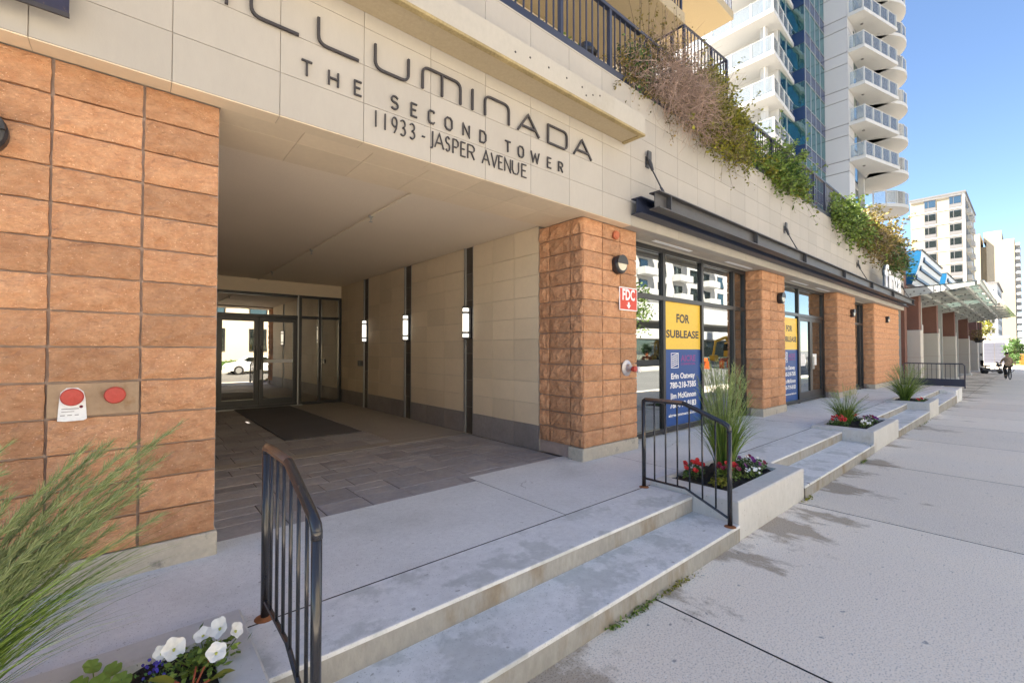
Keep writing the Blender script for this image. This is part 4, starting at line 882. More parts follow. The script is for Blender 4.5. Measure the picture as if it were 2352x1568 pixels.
def twigs(t, n, c, rad, ln, m_='twig', r0=.0035):
    c = np.array(c); rad = np.array(rad); k = 6; d = RN.normal(size=(n, 3)); d /= np.linalg.norm(d, axis=1, keepdims=True); p = c+rad*d*(RN.uniform(.1, 1, (n, 1))**.5)
    dr = RN.normal(size=(n, 3))+np.array([.15, -.25, -.15]); dr /= np.linalg.norm(dr, axis=1, keepdims=True); P = np.zeros((n, k, 3)); L_n = ln*RN.uniform(.4, 1.2, (n, 1))
    for j in range(k):
        P[:, j] = p; dr = dr+RN.normal(size=(n, 3))*.38; dr /= np.linalg.norm(dr, axis=1, keepdims=True); p = p+dr*L_n/k
    m2 = MB(); Wd = r0*(1-np.linspace(0, .75, k))[None, :]*RN.uniform(.6, 1.2, (n, 1)); ribbons(m2, P, Wd); ribbons(m2, P+.0005, Wd); raw(m2, 'twigs', M[m_], t)
def sprays(t, x0, x1, n, ln, lm, size=.055, up=.5, out=.35, y=3.72, z=5.2, sag=.9, per=26):
    fo = MB(); br = MB(); k = 7; T = np.linspace(0, 1, k)
    for i in range(n):
        x = RN.uniform(x0, x1); L_n = ln*RN.uniform(.45, 1.15); dx = RN.normal()*.5; o_ = out*RN.uniform(.2, 1.2); u = up*RN.uniform(.1, 1.2); sg_ = sag*RN.uniform(.3, 1.1)
        P = np.stack([x+dx*L_n*T, y-o_*L_n*T*1.4, z+RN.uniform(-.1, .15)+L_n*(u*1.8*T-sg_*1.25*T**2)], 1)+RN.normal(size=(k, 3))*.012
        br.tube(P.tolist(), list(np.linspace(.006, .0015, k)), 4, False)
        tt = RN.uniform(.12, 1, per); sgm = np.clip((tt*(k-1)).astype(int), 0, k-2); f_ = (tt*(k-1)-sgm)[:, None]
        leaves(fo, P[sgm]*(1-f_)+P[sgm+1]*f_+RN.normal(size=(per, 3))*.022, size, .6)
    raw(fo, 'foliage', M[lm], t); raw(br, 'branches', M['bark'], t)
s1 = shrub('dried_shrub', 'half-dead shrub with bare grey-brown twigs hanging over the parapet', (6.4, 3.85, 5.15),
    [((5.5, 3.66, 5.5), (.5, .18, .34), 34, 'leafd', 22), ((6.3, 3.6, 5.85), (.6, .2, .3), 44, 'leafo', 24)])
sprays(s1, 5.1, 7.0, 170, .62, 'leafo', .045, .9, .3); sprays(s1, 5.6, 7.3, 130, .75, 'leafo', .045, 1.3, .15, sag=.35)
twigs(s1, 1300, (6.4, 3.38, 5.4), (1.0, .22, .5), .65); twigs(s1, 240, (5.5, 3.62, 5.4), (.5, .15, .3), .5); twigs(s1, 200, (6.4, 3.5, 6.1), (.8, .15, .35), .6, r0=.0022); twigs(s1, 110, (6.9, 3.42, 4.98), (.7, .1, .16), .45)
s2 = shrub('yellow_green_shrub', 'bright yellow-green shrub beside the dried one on the parapet', (8.0, 3.85, 5.15),
    [((7.5, 3.5, 5.9), (.5, .2, .4), 90, 'leafy', 26), ((8.2, 3.46, 5.5), (.5, .2, .36), 90, 'leafy', 26)], leafsize=.055)
sprays(s2, 7.0, 8.7, 230, .85, 'leafy', .055, 1.0, .35, per=30); sprays(s2, 7.2, 9.0, 160, .85, 'leafy', .055, .55, .5, per=30); sprays(s2, 7.4, 8.8, 40, .6, 'leafo', .05, .2, .6)
twigs(s2, 120, (7.9, 3.4, 5.2), (.7, .15, .3), .5)
s3 = shrub('green_shrub', 'lush green shrub growing through the railing right of the yellow-green one', (9.4, 3.9, 5.15), [((9.3, 3.78, 5.5), (.5, .15, .25), 40, 'leaf', 24)], leafsize=.06)
sprays(s3, 8.9, 10.3, 130, .7, 'leaf', .065, .9, .15); sprays(s3, 9.2, 10.6, 40, .5, 'leaf', .065, .6, .3, sag=.6)
s4 = shrub('green_shrub', 'fresh green shrub trailing over the middle of the parapet', (11.4, 3.8, 5.15), [((11.2, 3.55, 5.4), (.6, .2, .2), 40, 'leafd', 24)], leafsize=.07)
sprays(s4, 10.3, 12.0, 200, .7, 'leaf', .075, .75, .5, sag=.7); sprays(s4, 10.6, 12.8, 70, .85, 'leaf', .075, 1.0, .3); sprays(s4, 10.2, 12.2, 40, .6, 'leafy', .07, .6, .5)
s5 = shrub('green_shrub', 'leafy green shrub far along the parapet before the yellowing shrubs', (16.4, 3.8, 5.15), [((16.4, 3.5, 5.35), (.9, .22, .3), 60, 'leaf', 26)], leafsize=.085)
sprays(s5, 15.0, 17.6, 230, .85, 'leaf', .09, .7, .5); sprays(s5, 16, 18, 60, .9, 'leaf', .09, .3, .55)
s6 = shrub('yellowing_shrub', 'yellowing olive shrub far along the parapet', (19.4, 3.8, 5.15), [((19.6, 3.45, 5.35), (1.4, .22, .35), 80, 'leafo', 26)], leafsize=.1)
sprays(s6, 17.5, 21.5, 250, 1.05, 'leafo', .1, .7, .45); sprays(s6, 17.5, 20.5, 70, .9, 'leafy', .1, .7, .45); sprays(s6, 18, 22, 110, 1.0, 'leafo', .1, .4, .5)
s7 = shrub('dark_green_shrub', 'farthest dark olive shrub hanging over the end of the parapet', (23.4, 3.8, 5.15), [((22.4, 3.42, 5.1), (1.2, .2, .4), 70, 'leafd', 26)], leafsize=.11)
sprays(s7, 20.8, 23.6, 200, 1.1, 'leafo', .11, .8, .45); sprays(s7, 21, 23.8, 170, 1.1, 'leafd', .11, .25, .5)
twigs(s6, 160, (19.6, 3.3, 5.1), (1.8, .25, .5), .7, r0=.005); twigs(s7, 160, (22.4, 3.3, 5.0), (1.4, .25, .5), .7, r0=.005)
flower_clump('pink_geranium', 'pink flowers behind the railing far along the parapet', (13.7, 3.8, 5.2), .45, .1, .35, 260, [('fpink', 26, .045)], 'leafd', .05)
for i, (x, lb_) in enumerate(((3.25, 'small leafy plant at the foot of the railing by the patio window'), (3.75, 'leafy sprig behind the railing right of the patio window'), (4.15, 'small leafy plant behind the railing left of the lantern'), (2.4, 'leafy plant behind the railing at the top edge'))):
    t = thing('potted_plant', lb_, 'plant', (x, 3.85, 5.15), group='small plants on the terrace'); m_ = MB(); n = 120
    leaves(m_, np.stack([RN.normal(x, .07, n), RN.normal(3.8, .05, n), 5.16+np.abs(RN.normal(0, .13, n))], 1), .045, .8); raw(m_, 'foliage', M['leaf'], t)

# ================================================================ WHITE TOWER
wt = thing('white_glass_tower', 'tall white apartment tower with blue glass and glass-fronted balconies', 'tower', (46, 14, -.5))
W_('core', MB().box(36.6, 44.74, 12.05, 26, 0, 48).box(44.76, 55, 11.3, 26, 0, 48), M['fgrey'], wt)
W_('side_wall', bx(36.4, 36.6, 12.0, 26, 0, 48), M['white'], wt)
for fl_ in range(2, 11):
    z = 13.45+3.0*(fl_-4)
    for (a, b, gy) in ((36.6, 38.0, 12.0), (38.0, 39.55, 12.0), (39.6, 40.9, 11.2), (40.9, 42.1, 11.2), (42.1, 43.4, 11.2), (43.4, 44.7, 11.2)):
        W_('spandrel', bx(a+.03, b-.03, gy-.07, gy+.03, z+.02, z+.98), M['spandrel'], wt); W_('glass_pane', bx(a+.03, b-.03, gy-.05, gy+.03, z+1.02, z+2.98), M['bglass'], wt)
        mu = MB().box(a-.03, a+.03, gy-.1, gy+.04, z, z+3); mu.box(a+.031, b-.031, gy-.095, gy+.04, z+.98, z+1.02); mu.box(a+.031, b-.031, gy-.095, gy+.04, z-.02, z+.02); W_('mullion', mu, M['alu'], wt)
W_('curtain_return', bx(39.56, 44.69, 11.235, 12.04, 7.4, 48), M['fgrey'], wt)
for fl_ in range(2, 11):
    z = 13.45+3.0*(fl_-4); W_('spandrel', bx(39.5, 39.558, 11.14, 11.98, z+.02, z+.98), M['spandrel'], wt); W_('glass_pane', bx(39.51, 39.558, 11.14, 11.98, z+1.02, z+2.98), M['bglass'], wt)
# white fin wall facing the camera, panelled
W_('fin_wall', bx(44.758, 46.5, 9.6, 11.29, 13.2, 48), M['fgrey'], wt)
z = 13.2
for i in range(24):
    h_ = 2.05 if i % 2 else .95
    W_('white_panel', bx(44.70, 44.757, 9.56, 11.15, z+.03, z+h_-.03), M['whitepanel'], wt); W_('white_panel', bx(44.69, 46.5, 9.50, 9.557, z+.03, z+h_-.03), M['whitepanel'], wt); z += h_
W_('fin_base', bx(44.7, 46.5, 9.5, 11.29, 12.9, 13.19), M['white'], wt)
def glass_rail(o, pts, z):
    for p, q in zip(pts, pts[1:]):
        p, q = Vector(p), Vector(q); n = max(1, round((q-p).length/1.3)); d = (q-p)/n; nn = Vector((d.y, -d.x)).normalized()*.02
        W_('rail_cap', MB().tube([(p.x, p.y, z+1.12), (q.x, q.y, z+1.12)], .035, 4), M['white'], o)
        for i in range(n):
            a, b = p+d*(i+.04), p+d*(i+.96)
            W_('rail_glass', MB().add([(a.x, a.y, z+.08), (b.x, b.y, z+.08), (b.x, b.y, z+1.08), (a.x, a.y, z+1.08), (a.x+nn.x, a.y+nn.y, z+.08), (b.x+nn.x, b.y+nn.y, z+.08), (b.x+nn.x, b.y+nn.y, z+1.08), (a.x+nn.x, a.y+nn.y, z+1.08)], [(0, 1, 2, 3), (7, 6, 5, 4), (0, 4, 5, 1), (3, 2, 6, 7)]), M['rglass'], o)
        for i in range(n): W_('rail_post', bx(p.x+d.x*i-.05, p.x+d.x*i+.05, p.y+d.y*i-.05, p.y+d.y*i+.05, z, z+1.14), M['white'], o)
for z in (13.5, 16.5, 19.47, 22.44, 25.46, 28.5, 31.5):
    P = [(34.2, 11.5), (39.5, 11.85), (39.5, 12.9), (36.6, 17.5), (34.2, 17.5)]
    o = W_('left_balcony', MB().prism(P, 'z', z, z+.3), M['white'], wt); glass_rail(o, [(34.28, 17.4), (34.28, 11.58), (39.4, 11.93)], z+.3)
W_('balcony_column', MB().tube([(35.6, 12.65, 0), (35.6, 12.65, 40)], .26, 20), M['white'], wt, True)
for z in (16.97, 19.97, 23.03, 26.06, 29.07, 32.1, 35.1):
    P = [(44.75, 8.4), (50.0, 7.1), (50.3, 9.5), (44.75, 9.49)]
    o = W_('right_balcony', MB().prism(P, 'z', z, z+.28), M['white'], wt); glass_rail(o, [(44.83, 9.45), (44.83, 8.47), (49.95, 7.2), (50.2, 9.4)], z+.28)
    W_('ceiling_lamp', MB().lathe([(.1, z-.06), (.1, z)], (46.6, 8.9, 0), 'z', 10), M['fgrey'], o)
for z in (13.97, 16.97, 19.97, 23.03, 26.06, 29.07, 32.1, 35.1):
    cpt = [(52.3+3.35*math.cos(R(a)), 10.2+3.35*math.sin(R(a))) for a in range(200, 381, 12)]
    o = W_('round_balcony', MB().prism(cpt, 'z', z, z+.28), M['white'], wt); glass_rail(o, [(52.3+3.25*math.cos(R(a)), 10.2+3.25*math.sin(R(a))) for a in range(205, 376, 17)], z+.28)
W_('rear_wall', bx(46.51, 55.4, 10.6, 11.29, 0, 48), M['white'], wt)
for fl_ in range(-1, 8):
    z = 17.27+3.02*fl_
    for a, b in ((46.7, 47.9), (48.1, 49.2), (49.6, 50.4), (51.0, 52.4), (52.6, 54.4)):
        f = W_('window', bx(a, b, 10.53, 10.6, z+.1, z+2.4), M['fgrey'], wt); W_('pane', bx(a+.07, b-.07, 10.515, 10.529, z+.15, z+2.3), M['fglass'], f)
for p in ((46.9, 9.9), (50.2, 9.8)): W_('balcony_column', bx(p[0]-.2, p[0]+.2, p[1]-.2, p[1]+.2, 0, 40), M['white'], wt)

# ================================================================ NEIGHBOURING BUILDING WITH GLASS CANOPY
nb = thing('neighbouring_building', 'low maroon and grey stone building past the cream podium', 'building', (45, 6, -.5))
W_('rear_wall', bx(26.0, 70, 4.9, 9, -.6, 5.0), M['maroon'], nb); W_('corner_pier', bx(25.95, 26.5, 3.62, 4.9, -.6, 5.9), M['maroon'], nb); W_('upper_wall', bx(26.5, 70, 4.0, 4.9, 4.3, 5.0), M['maroon'], nb)
for i, x in enumerate((26.8, 32.6, 41.0, 50.6, 59.6, 66)):
    zb = sz(x); y1 = 4.35
    W_('grey_pier', bx(x, x+.75, 3.2, y1, zb-.1, 2.35, .02), M['greystone'], nb); W_('maroon_pier', bx(x+.06, x+.70, 3.26, y1-.05, 2.351, 4.3), M['maroon'], nb)
    for zz in (.4, 1.1): W_('stone_joint', bx(x-.004, x+.754, 3.196, y1+.004, zz, zz+.02), M['mortar'], nb)
    W_('canopy_post', bx(x-.9, x-.65, 3.75, 4.0, zb-.1, 4.0), M['canopysteel'], nb); W_('pier_lining', bx(x+.751, x+1.0, 3.23, 3.5, zb-.1, 2.6), M['white'], nb)
    W_('glazing', bx(x+1.2, x+5, 4.87, 4.895, .2, 3.2), M['fglass'], nb); W_('base_block', bx(x-.1, x+.85, 3.1, y1+.06, zb-.1, zb+.14), M['conc'], nb)
cn = thing('glass_canopy', 'grey steel and glass street canopy with bolted plates past the podium', 'canopy', (40, 2.3, 4))
pl = [(26.0, 1.45), (44, 1.25), (56, 1.0)]
for i in range(10):
    x = 26.1+i*3.1; yo = 1.45-.45*(x-26)/30
    W_('canopy_rafter', MB().prism([(3.9, 3.7), (3.9, 4.15), (yo, 4.22), (yo, 4.10)], 'x', x-.06, x+.06), M['canopysteel'], cn)
    W_('glass_sheet', MB().add([(x+.02, yo-.25, 4.27), (x+3.06, yo-.29, 4.27), (x+3.06, 3.7, 4.20), (x+.02, 3.7, 4.20), (x+.02, yo-.25, 4.285), (x+3.06, yo-.29, 4.285), (x+3.06, 3.7, 4.215), (x+.02, 3.7, 4.215)], [(3, 2, 1, 0), (4, 5, 6, 7), (0, 1, 5, 4), (1, 2, 6, 5), (2, 3, 7, 6), (3, 0, 4, 7)]), M['cglass'], cn)
    bm_ = MB()
    for k_ in range(7):
        y = yo+.2+k_*.33; bm_.box(x-.075, x-.061, y-.03, y+.03, 3.98, 4.04); bm_.box(x-.075, x-.061, y-.03+.12, y+.03+.12, 3.86, 3.92) if k_ > 2 else None
    W_('bolt_plate', bm_, M['fgrey'], cn)
for y, z in ((1.7, 4.08), (2.4, 4.02), (3.1, 3.95)): W_('canopy_purlin', bx(26.17, 55, y-.05, y+.05, z-.06, z+.06), M['canopysteel'], cn)
W_('front_gutter', MB().prism([(1.30, 4.12), (1.38, 4.12), (1.38, 4.26), (1.30, 4.26)], 'x', 26, 40), M['canopysteel'], cn)
# blue and white store sign
def store_sign(x0, x1, label, k=1.):
    t = thing('store_sign', label, 'sign', (x0, 3.5, 4.4)); prof = []
    for i in range(9):
        u = i/8; prof.append((3.14+.34*(u**1.6), 5.95-1.5*u))
    pr = prof+[(3.75, 4.43), (3.75, 5.95)]
    W_('end_panel', MB().prism(pr, 'x', x0-.05, x0), M['blue'], t); W_('body', MB().prism([(a+.02, b) for a, b in prof]+[(3.74, 4.43), (3.74, 5.95)], 'x', x0+.001, x1), M['signwhite'], t)
    for u, xa, xb in ((.25, .5, 1), (.52, .3, 1), (.80, .15, .8)):
        y = 3.14+.34*u**1.6; zc = 5.95-1.5*u; L_n = (x1-x0); W_('dark_bar', bx(x0+L_n*xa*.25, x0+L_n*xb*.97, y-.04, y+.03, zc-.06, zc+.06), M['bluedark'], t); W_('bar_hook', bx(x0+L_n*xa*.25-.01, x0+L_n*xa*.25+.25, y-.035, y+.03, zc+.061, zc+.16), M['bluedark'], t)
    W_('cap', bx(x0-.06, x1+.02, 3.10, 3.76, 5.951, 5.99), M['fgrey'], t)
store_sign(26.95, 34.2, 'big curved white sign with dark blue bars and blue end panel')
store_sign(36.2, 42.0, 'second smaller looking blue-ended sign behind the first one')
W_('parapet_box', bx(28.5, 60, 5.0, 9, 5.001, 6.4), M['pale'], nb); W_('roof_pipe', MB().tube([(27.6, 4.6, 5.0), (27.6, 4.6, 6.6)], .09, 8), M['lampbody'], nb)
t = thing('shop_name_sign', 'white upright letters of a shop sign standing on the steel beam', 'sign', (21, 3.3, 3.6))
for i, (ch, a, b, h_) in enumerate((('f', 19.4, 20.1, .74), ('i', 20.1, 20.4, .62), ('n', 20.45, 21.05, .66), ('z', 21.1, 21.65, .66), ('a', 21.7, 22.3, .66))):
    for d, mm in ((0, 'lampbody'), (-.08, 'wtext')):
        o = link('letter', text_mesh(ch, h_*1.05, b-a, 0), M[mm], t, world=True); o.location = (a, 3.27+d, 3.64)
W_('sign_base', bx(19.5, 22.4, 3.27, 3.32, 3.585, 3.62), M['lampbody'], t); W_('sign_back', bx(19.6, 22.35, 3.262, 3.292, 3.63, 3.66), M['lampbody'], t)

# ================================================================ FAR BUILDINGS
bb = thing('beige_apartment_block', 'ten-storey beige apartment block with white floor bands', 'building', (131.5, 9, -.6))
W_('wall', bx(131.6, 157, 8.7, 17, -.6, 34.4), M['bwall'], bb); W_('roof_edge', bx(131.2, 157.2, 8.3, 17.2, 34.4, 34.75), M['fgrey'], bb); W_('cornice', bx(131.4, 157.1, 8.5, 17.1, 34.0, 34.39), M['white'], bb)
W_('corner_post', bx(131.4, 131.9, 8.5, 8.9, -.6, 34), M['white'], bb)
for i in range(11):
    z = 31.4-2.9*i
    W_('floor_band', bx(131.52, 131.599, 8.9, 17, z-.12, z+.12), M['white'], bb)
    for a, b in ((9.0, 10.9), (12.9, 14.8)):
        o = W_('window', bx(131.5, 131.598, a, b, z+.2, z+2.6), M['fgrey'], bb); W_('pane', bx(131.47, 131.499, a+.1, a+(b-a)*.62, z+1.0, z+2.4), M['fglass'], o); W_('pane', bx(131.47, 131.499, a+(b-a)*.68, b-.1, z+1.0, z+2.4), M['fglass'], o)
    for x in (133.5, 138, 142.5, 147, 151.5):
        o = W_('window', bx(x, x+2.4, 8.62, 8.699, z+.6, z+2.4), M['fgrey'], bb); W_('balcony', bx(x-.3, x+2.8, 8.0, 8.69, z-.05, z+.9), M['white'], bb) if x in (138, 147) else None
ft = thing('cream_tower', 'distant cream tower with blank end wall and a stack of white balconies', 'tower', (268, 6, -.6))
W_('wall', bx(268.2, 300, 3.7, 11.4, -.6, 46.3), M['btower'], ft); W_('stair_tower', bx(266, 285, 13.0, 15, -.6, 49.5), M['btower'], ft); W_('link_wall', bx(270, 285, 11.4, 13, -.6, 44.5), M['tan'], ft); W_('penthouse', bx(269, 290, 7.1, 12.2, 46.3, 50.4), M['btower'], ft)
for i in range(16):
    z = 43.4-2.85*i; o = W_('balcony', bx(268.4, 276, 2.2, 3.69, z, z+1.0, .1), M['white'], ft); W_('window', bx(268.6, 276, 3.6, 3.699, z+1.05, z+2.5), M['fgrey'], ft); W_('balcony', bx(280, 290, 2.2, 3.69, z, z+1.0), M['white'], ft)
wb = thing('pale_mid_rise', 'pale mid-rise building in front of the cream tower', 'building', (222, 9, -.6))
W_('wall', bx(222.4, 262, 7.2, 11.9, -.6, 24.2), M['white'], wb); W_('roof', bx(222, 262.4, 6.8, 12.3, 24.2, 24.7), M['fgrey'], wb)
for i in range(6):
    z = 20.8-3.4*i
    for a, b in ((7.9, 8.6), (8.9, 9.9), (10.4, 11.3)):
        o = W_('window', bx(222.3, 222.398, a, b, z, z+1.5), M['fgrey'], wb); W_('pane', bx(222.25, 222.299, a+.1, b-.1, z+.1, z+1.4), M['fglass'], o)
    for x in (228, 236, 244, 252): W_('window', bx(x, x+3, 7.12, 7.199, z, z+1.5), M['fgrey'], wb)
    W_('balcony', bx(221.4, 222.39, 9.0, 11.9, z-1.0, z-.2), M['white'], wb)
sh = thing('garage', 'small white garage with a double grey roll-up door down the street', 'garage', (100, 4, -.6))
k_ = 100/121.5
W_('wall', bx(100, 108, 2.15, 4.95, -.6, 3.35), M['white'], sh); W_('roof', bx(99.8, 108.2, 2.05, 5.05, 3.35, 3.6), M['white'], sh)
for a, b in ((2.55, 3.58), (3.66, 4.75)):
    o = W_('garage_door', bx(99.94, 99.998, a, b, -.6, 2.6), M['greydoor'], sh)
    for q in range(6): W_('door_slat', bx(99.92, 99.939, a, b, -.55+q*.52, -.09+q*.52), M['greydoor'], o)
def tree(label, loc, h, rad, ncl, lm, leafsize=.22, cat='tree'):
    t = thing('leafy_tree', label, cat, loc); x, y, z = loc; tr = MB(); tr.tube([(x, y, z), (x+.1, y, z+h*.3), (x, y+.1, z+h*.75)], [h*.03, h*.022, h*.008], 8)
    fo = MB()
    for i in range(ncl):
        d = RN.normal(size=3); d /= np.linalg.norm(d); q = np.array([x, y, z+h*.66])+np.array([rad, rad, h*.34])*d*RN.uniform(.3, 1)**.5
        leaves(fo, q+RN.normal(size=(34, 3))*rad*.16, leafsize, .3)
        if i % 5 == 0: tr.tube([(x, y, z+h*.4), tuple((np.array([x, y, z+h*.5])+q)/2), tuple(q)], [h*.01, h*.006, h*.002], 5, False)
    raw(tr, 'trunk', M['bark'], t); raw(fo, 'crown', M[lm], t)
tree('small dark green tree beside the distant garage', (93, 1.5, -.6), 3.6, 1.0, 50, 'leafd', .25)
tree('yellow-green tree behind the far end of the canopy', (112, 5.6, -.6), 7.5, 1.6, 50, 'leafy', .3)
tree('low dark shrub by the far lawn', (88, 1.35, -.6), 1.6, .55, 26, 'leafd', .15, 'shrub')
struct('lawn', bx(90, 140, .2, 2.0, -.62, -.55), M['grass'])
t = thing('orange_barrier', 'orange traffic barrier at the far right edge', 'barrier', (92, .75, -.6)); W_('panel', bx(92, 92.1, .3, 1.05, .0, .9, .05), M['orange'], t); W_('foot', bx(91.8, 92.3, .35, 1.0, -.6, .0, .03), M['orange'], t)

# bicycle, cyclist, scooter
def bicycle(t, along, m_='lampbody'):     # local frame: x forward
    for wx in (-.52, .52):
        ring = [(wx+.33*math.cos(2*math.pi*i/20), 0, .34+.33*math.sin(2*math.pi*i/20)) for i in range(21)]; w = L_('wheel', MB().tube(ring, .022, 6, False), M['tire'], t); sp_ = MB()
        for i in range(8): a = math.pi*i/8; sp_.tube([(wx-.32*math.cos(a), 0, .34-.32*math.sin(a)), (wx+.32*math.cos(a), 0, .34+.32*math.sin(a))], .003, 3, False)
        L_('spokes', sp_, M['alu'], w)
    fr = MB()
    for a, b in (((-.52, 0, .34), (-.08, 0, .30)), ((-.08, 0, .30), (-.22, 0, .82)), ((-.22, 0, .82), (-.52, 0, .34)), ((-.18, 0, .70), (.36, 0, .78)), ((-.08, 0, .30), (.38, 0, .70)), ((.36, 0, .92), (.52, 0, .34))): fr.tube([a, b], .017, 6)
    L_('frame', fr, M[m_], t); L_('saddle', MB().prism([(-.36, -.07), (-.36, .07), (-.2, .05), (-.08, .02), (-.08, -.02), (-.2, -.05)], 'z', .84, .89), M['tire'], t)
    L_('handlebar', MB().tube([(.28, -.3, 1.0), (.36, -.22, 1.03), (.37, 0, 1.0), (.36, .22, 1.03), (.28, .3, 1.0)], .014, 6).tube([(.36, 0, .9), (.37, 0, 1.0)], .016, 6), M['lampbody'], t)
    L_('pedals', MB().box(-.14, -.04, .07, .15, .12, .15).box(-.12, -.02, -.15, -.07, .44, .47).tube([(-.08, -.08, .46), (-.08, .08, .14)], .01, 4), M['lampbody'], t)
cx, cy = 45.5, 1.06
t = thing('bicycle', 'bicycle ridden away along the far sidewalk', 'bicycle', (cx, cy, sz(cx)), rz=R(12)); bicycle(t, 1)
pe = thing('person', 'person in a mottled olive jacket and black trousers riding a bicycle', 'person', (cx, cy, sz(cx)), rz=R(12))
def skin(name, V, E_, rad, m_, parent):
    me = bpy.data.meshes.new(name); me.from_pydata(V, E_, []); o = bpy.data.objects.new(name, me); COL.objects.link(o); o.parent = parent; me.materials.append(m_)
    o.modifiers.new('skin', 'SKIN'); sv = me.skin_vertices[0].data
    for i, r_ in enumerate(rad): sv[i].radius = (r_, r_)
    sv[0].use_root = True; ss = o.modifiers.new('sub', 'SUBSURF'); ss.levels = 1; ss.render_levels = 1; return o
V = [(-.22, 0, .95), (-.10, 0, 1.18), (.02, 0, 1.40), (.08, 0, 1.52), (.10, 0, 1.60), (.13, 0, 1.70), (.14, 0, 1.78),
     (.0, .18, 1.40), (.16, .26, 1.20), (.30, .27, 1.05), (.0, -.18, 1.40), (.16, -.26, 1.20), (.30, -.27, 1.05),
     (-.18, .10, .92), (.10, .12, .72), (-.06, .11, .28), (.05, .11, .17), (-.18, -.10, .92), (.16, -.12, .84), (.0, -.11, .58), (.10, -.11, .49)]
E_ = [(0, 1), (1, 2), (2, 3), (3, 4), (4, 5), (5, 6), (2, 7), (7, 8), (8, 9), (2, 10), (10, 11), (11, 12), (0, 13), (13, 14), (14, 15), (15, 16), (0, 17), (17, 18), (18, 19), (19, 20)]
rd = [.16, .15, .16, .07, .07, .10, .07, .075, .055, .04, .075, .055, .04, .10, .075, .05, .05, .10, .075, .05, .05]
skin('body', V, E_, rd, M['jacket'], pe)
L_('trousers', MB().tube([(-.20, .10, .97), (-.14, .10, .93), (.11, .12, .73), (-.05, .11, .30)], [.13, .13, .095, .065], 10).tube([(-.20, -.10, .97), (-.14, -.10, .94), (.17, -.12, .85), (.01, -.11, .60)], [.13, .13, .095, .065], 10), M['pants'], pe, smooth=True)
L_('head', MB().lathe([(.03, -.12), (.07, -.09), (.092, -.02), (.095, .05), (.07, .10), (.02, .125)], (.135, 0, 1.72), 'z', 14), M['skin'], pe, smooth=True)
L_('cap', MB().lathe([(.099, .0), (.101, .05), (.075, .108), (.02, .13)], (.135, 0, 1.725), 'z', 14).box(.2, .31, -.06, .06, 1.735, 1.748), M['pants'], pe)
L_('shoe', bx(-.06, .12, .07, .15, .15, .23, .02), M['tire'], pe); L_('shoe', bx(-.02, .18, -.15, -.07, .47, .55, .02), M['tire'], pe)
t = thing('mobility_scooter', 'dark mobility scooter parked by the last canopy columns', 'scooter', (56, 2.25, sz(56)), rz=R(-70))
for wx, wy in ((-.42, .28), (-.42, -.28), (.55, .0)): L_('wheel', MB().lathe([(.06, -.05), (.16, -.05), (.16, .05), (.06, .05)], (wx, wy, .16), 'y', 16), M['tire'], t)
L_('deck', MB().prism([(-.6, .2), (.1, .2), (.35, .22), (.6, .35), (.6, .45), (.32, .34), (-.1, .32), (-.15, .5), (-.62, .5)], 'y', -.24, .24), M['scoot'], t)
L_('seat', MB().box(-.55, -.1, -.24, .24, .62, .72, .03).box(-.60, -.50, -.22, .22, .72, 1.15, .03).tube([(-.33, 0, .5), (-.33, 0, .62)], .04, 8), M['tire'], t)
L_('steering_column', MB().tube([(.52, 0, .4), (.36, 0, 1.0)], .035, 8).tube([(.34, -.28, 1.0), (.36, 0, 1.02), (.34, .28, 1.0)], .018, 6).box(.36, .62, -.2, .2, .62, .85, .02), M['scoot'], t)
L_('flag_pole', MB().tube([(-.6, .2, .5), (-.6, .2, 1.75)], .01, 5).box(-.6, -.44, .195, .205, 1.5, 1.75), M['scoot'], t)
t = thing('bicycle', 'bicycle leaning near the parked scooter under the canopy', 'bicycle', (60, 1.75, sz(60)), rz=R(-60)); bicycle(t, 1, 'alu')
t = thing('hanging_planter', 'dark hanging basket with yellowish foliage by the farthest canopy columns', 'planter', (56, 2.95, 2.2))
L_('basket', MB().lathe([(.2, -.1), (.4, .25), (.42, .3), (.1, .3)], n=16), M['lampbody'], t); m_ = MB(); leaves(m_, np.stack([RN.normal(0, .35, 500), RN.normal(0, .3, 500), RN.uniform(.1, 1.0, 500)], 1), .12, .6); raw(m_, 'foliage', M['leafo'], t, world=False)
L_('hanger', MB().tube([(0, 0, .3), (0, 0, 1.6)], .02, 5), M['lampbody'], t)

# ================================================================ ACROSS THE STREET (seen in the glass)
oa = thing('opposite_cream_building', 'cream building across the street reflected in the entrance doors', 'building', (10, -26, -.3))
W_('wall', bx(-14, 30, -36, -24, -.3, 13), M['render'], oa)
for r_ in range(4):
    for i in range(12):
        x = -12.5+i*3.5; o = W_('window', bx(x, x+1.5, -23.999, -23.9, 1.4+r_*3.1, 3.5+r_*3.1), M['frame'], oa); W_('pane', bx(x+.1, x+1.4, -23.9, -23.88, 1.5+r_*3.1, 3.4+r_*3.1), M['fglass'], o)
W_('cornice', bx(-14.1, 30.1, -24.2, -23.7, 12.6, 13.2), M['white'], oa)
ob = thing('opposite_white_tower', 'white banded apartment tower across the street reflected in the shop windows', 'building', (60, -28, -.4))
W_('podium', bx(36, 92, -40, -25, -.6, 9), M['fgrey'], ob)
for z0, z1 in ((2.9, 4.1), (5.2, 7.4)):
    W_('podium_band', MB().prism([(36, -25)]+[(64+28*math.cos(R(a)), -25+3*math.sin(R(a))) for a in range(180, -1, -15)]+[(92, -25)], 'z', z0, z1), M['white'], ob)
W_('ground_glazing', bx(37, 91, -24.99, -24.9, .2, 2.8), M['fglass'], ob)
W_('tower', bx(44, 84, -40, -28, 9, 48), M['pale'], ob)
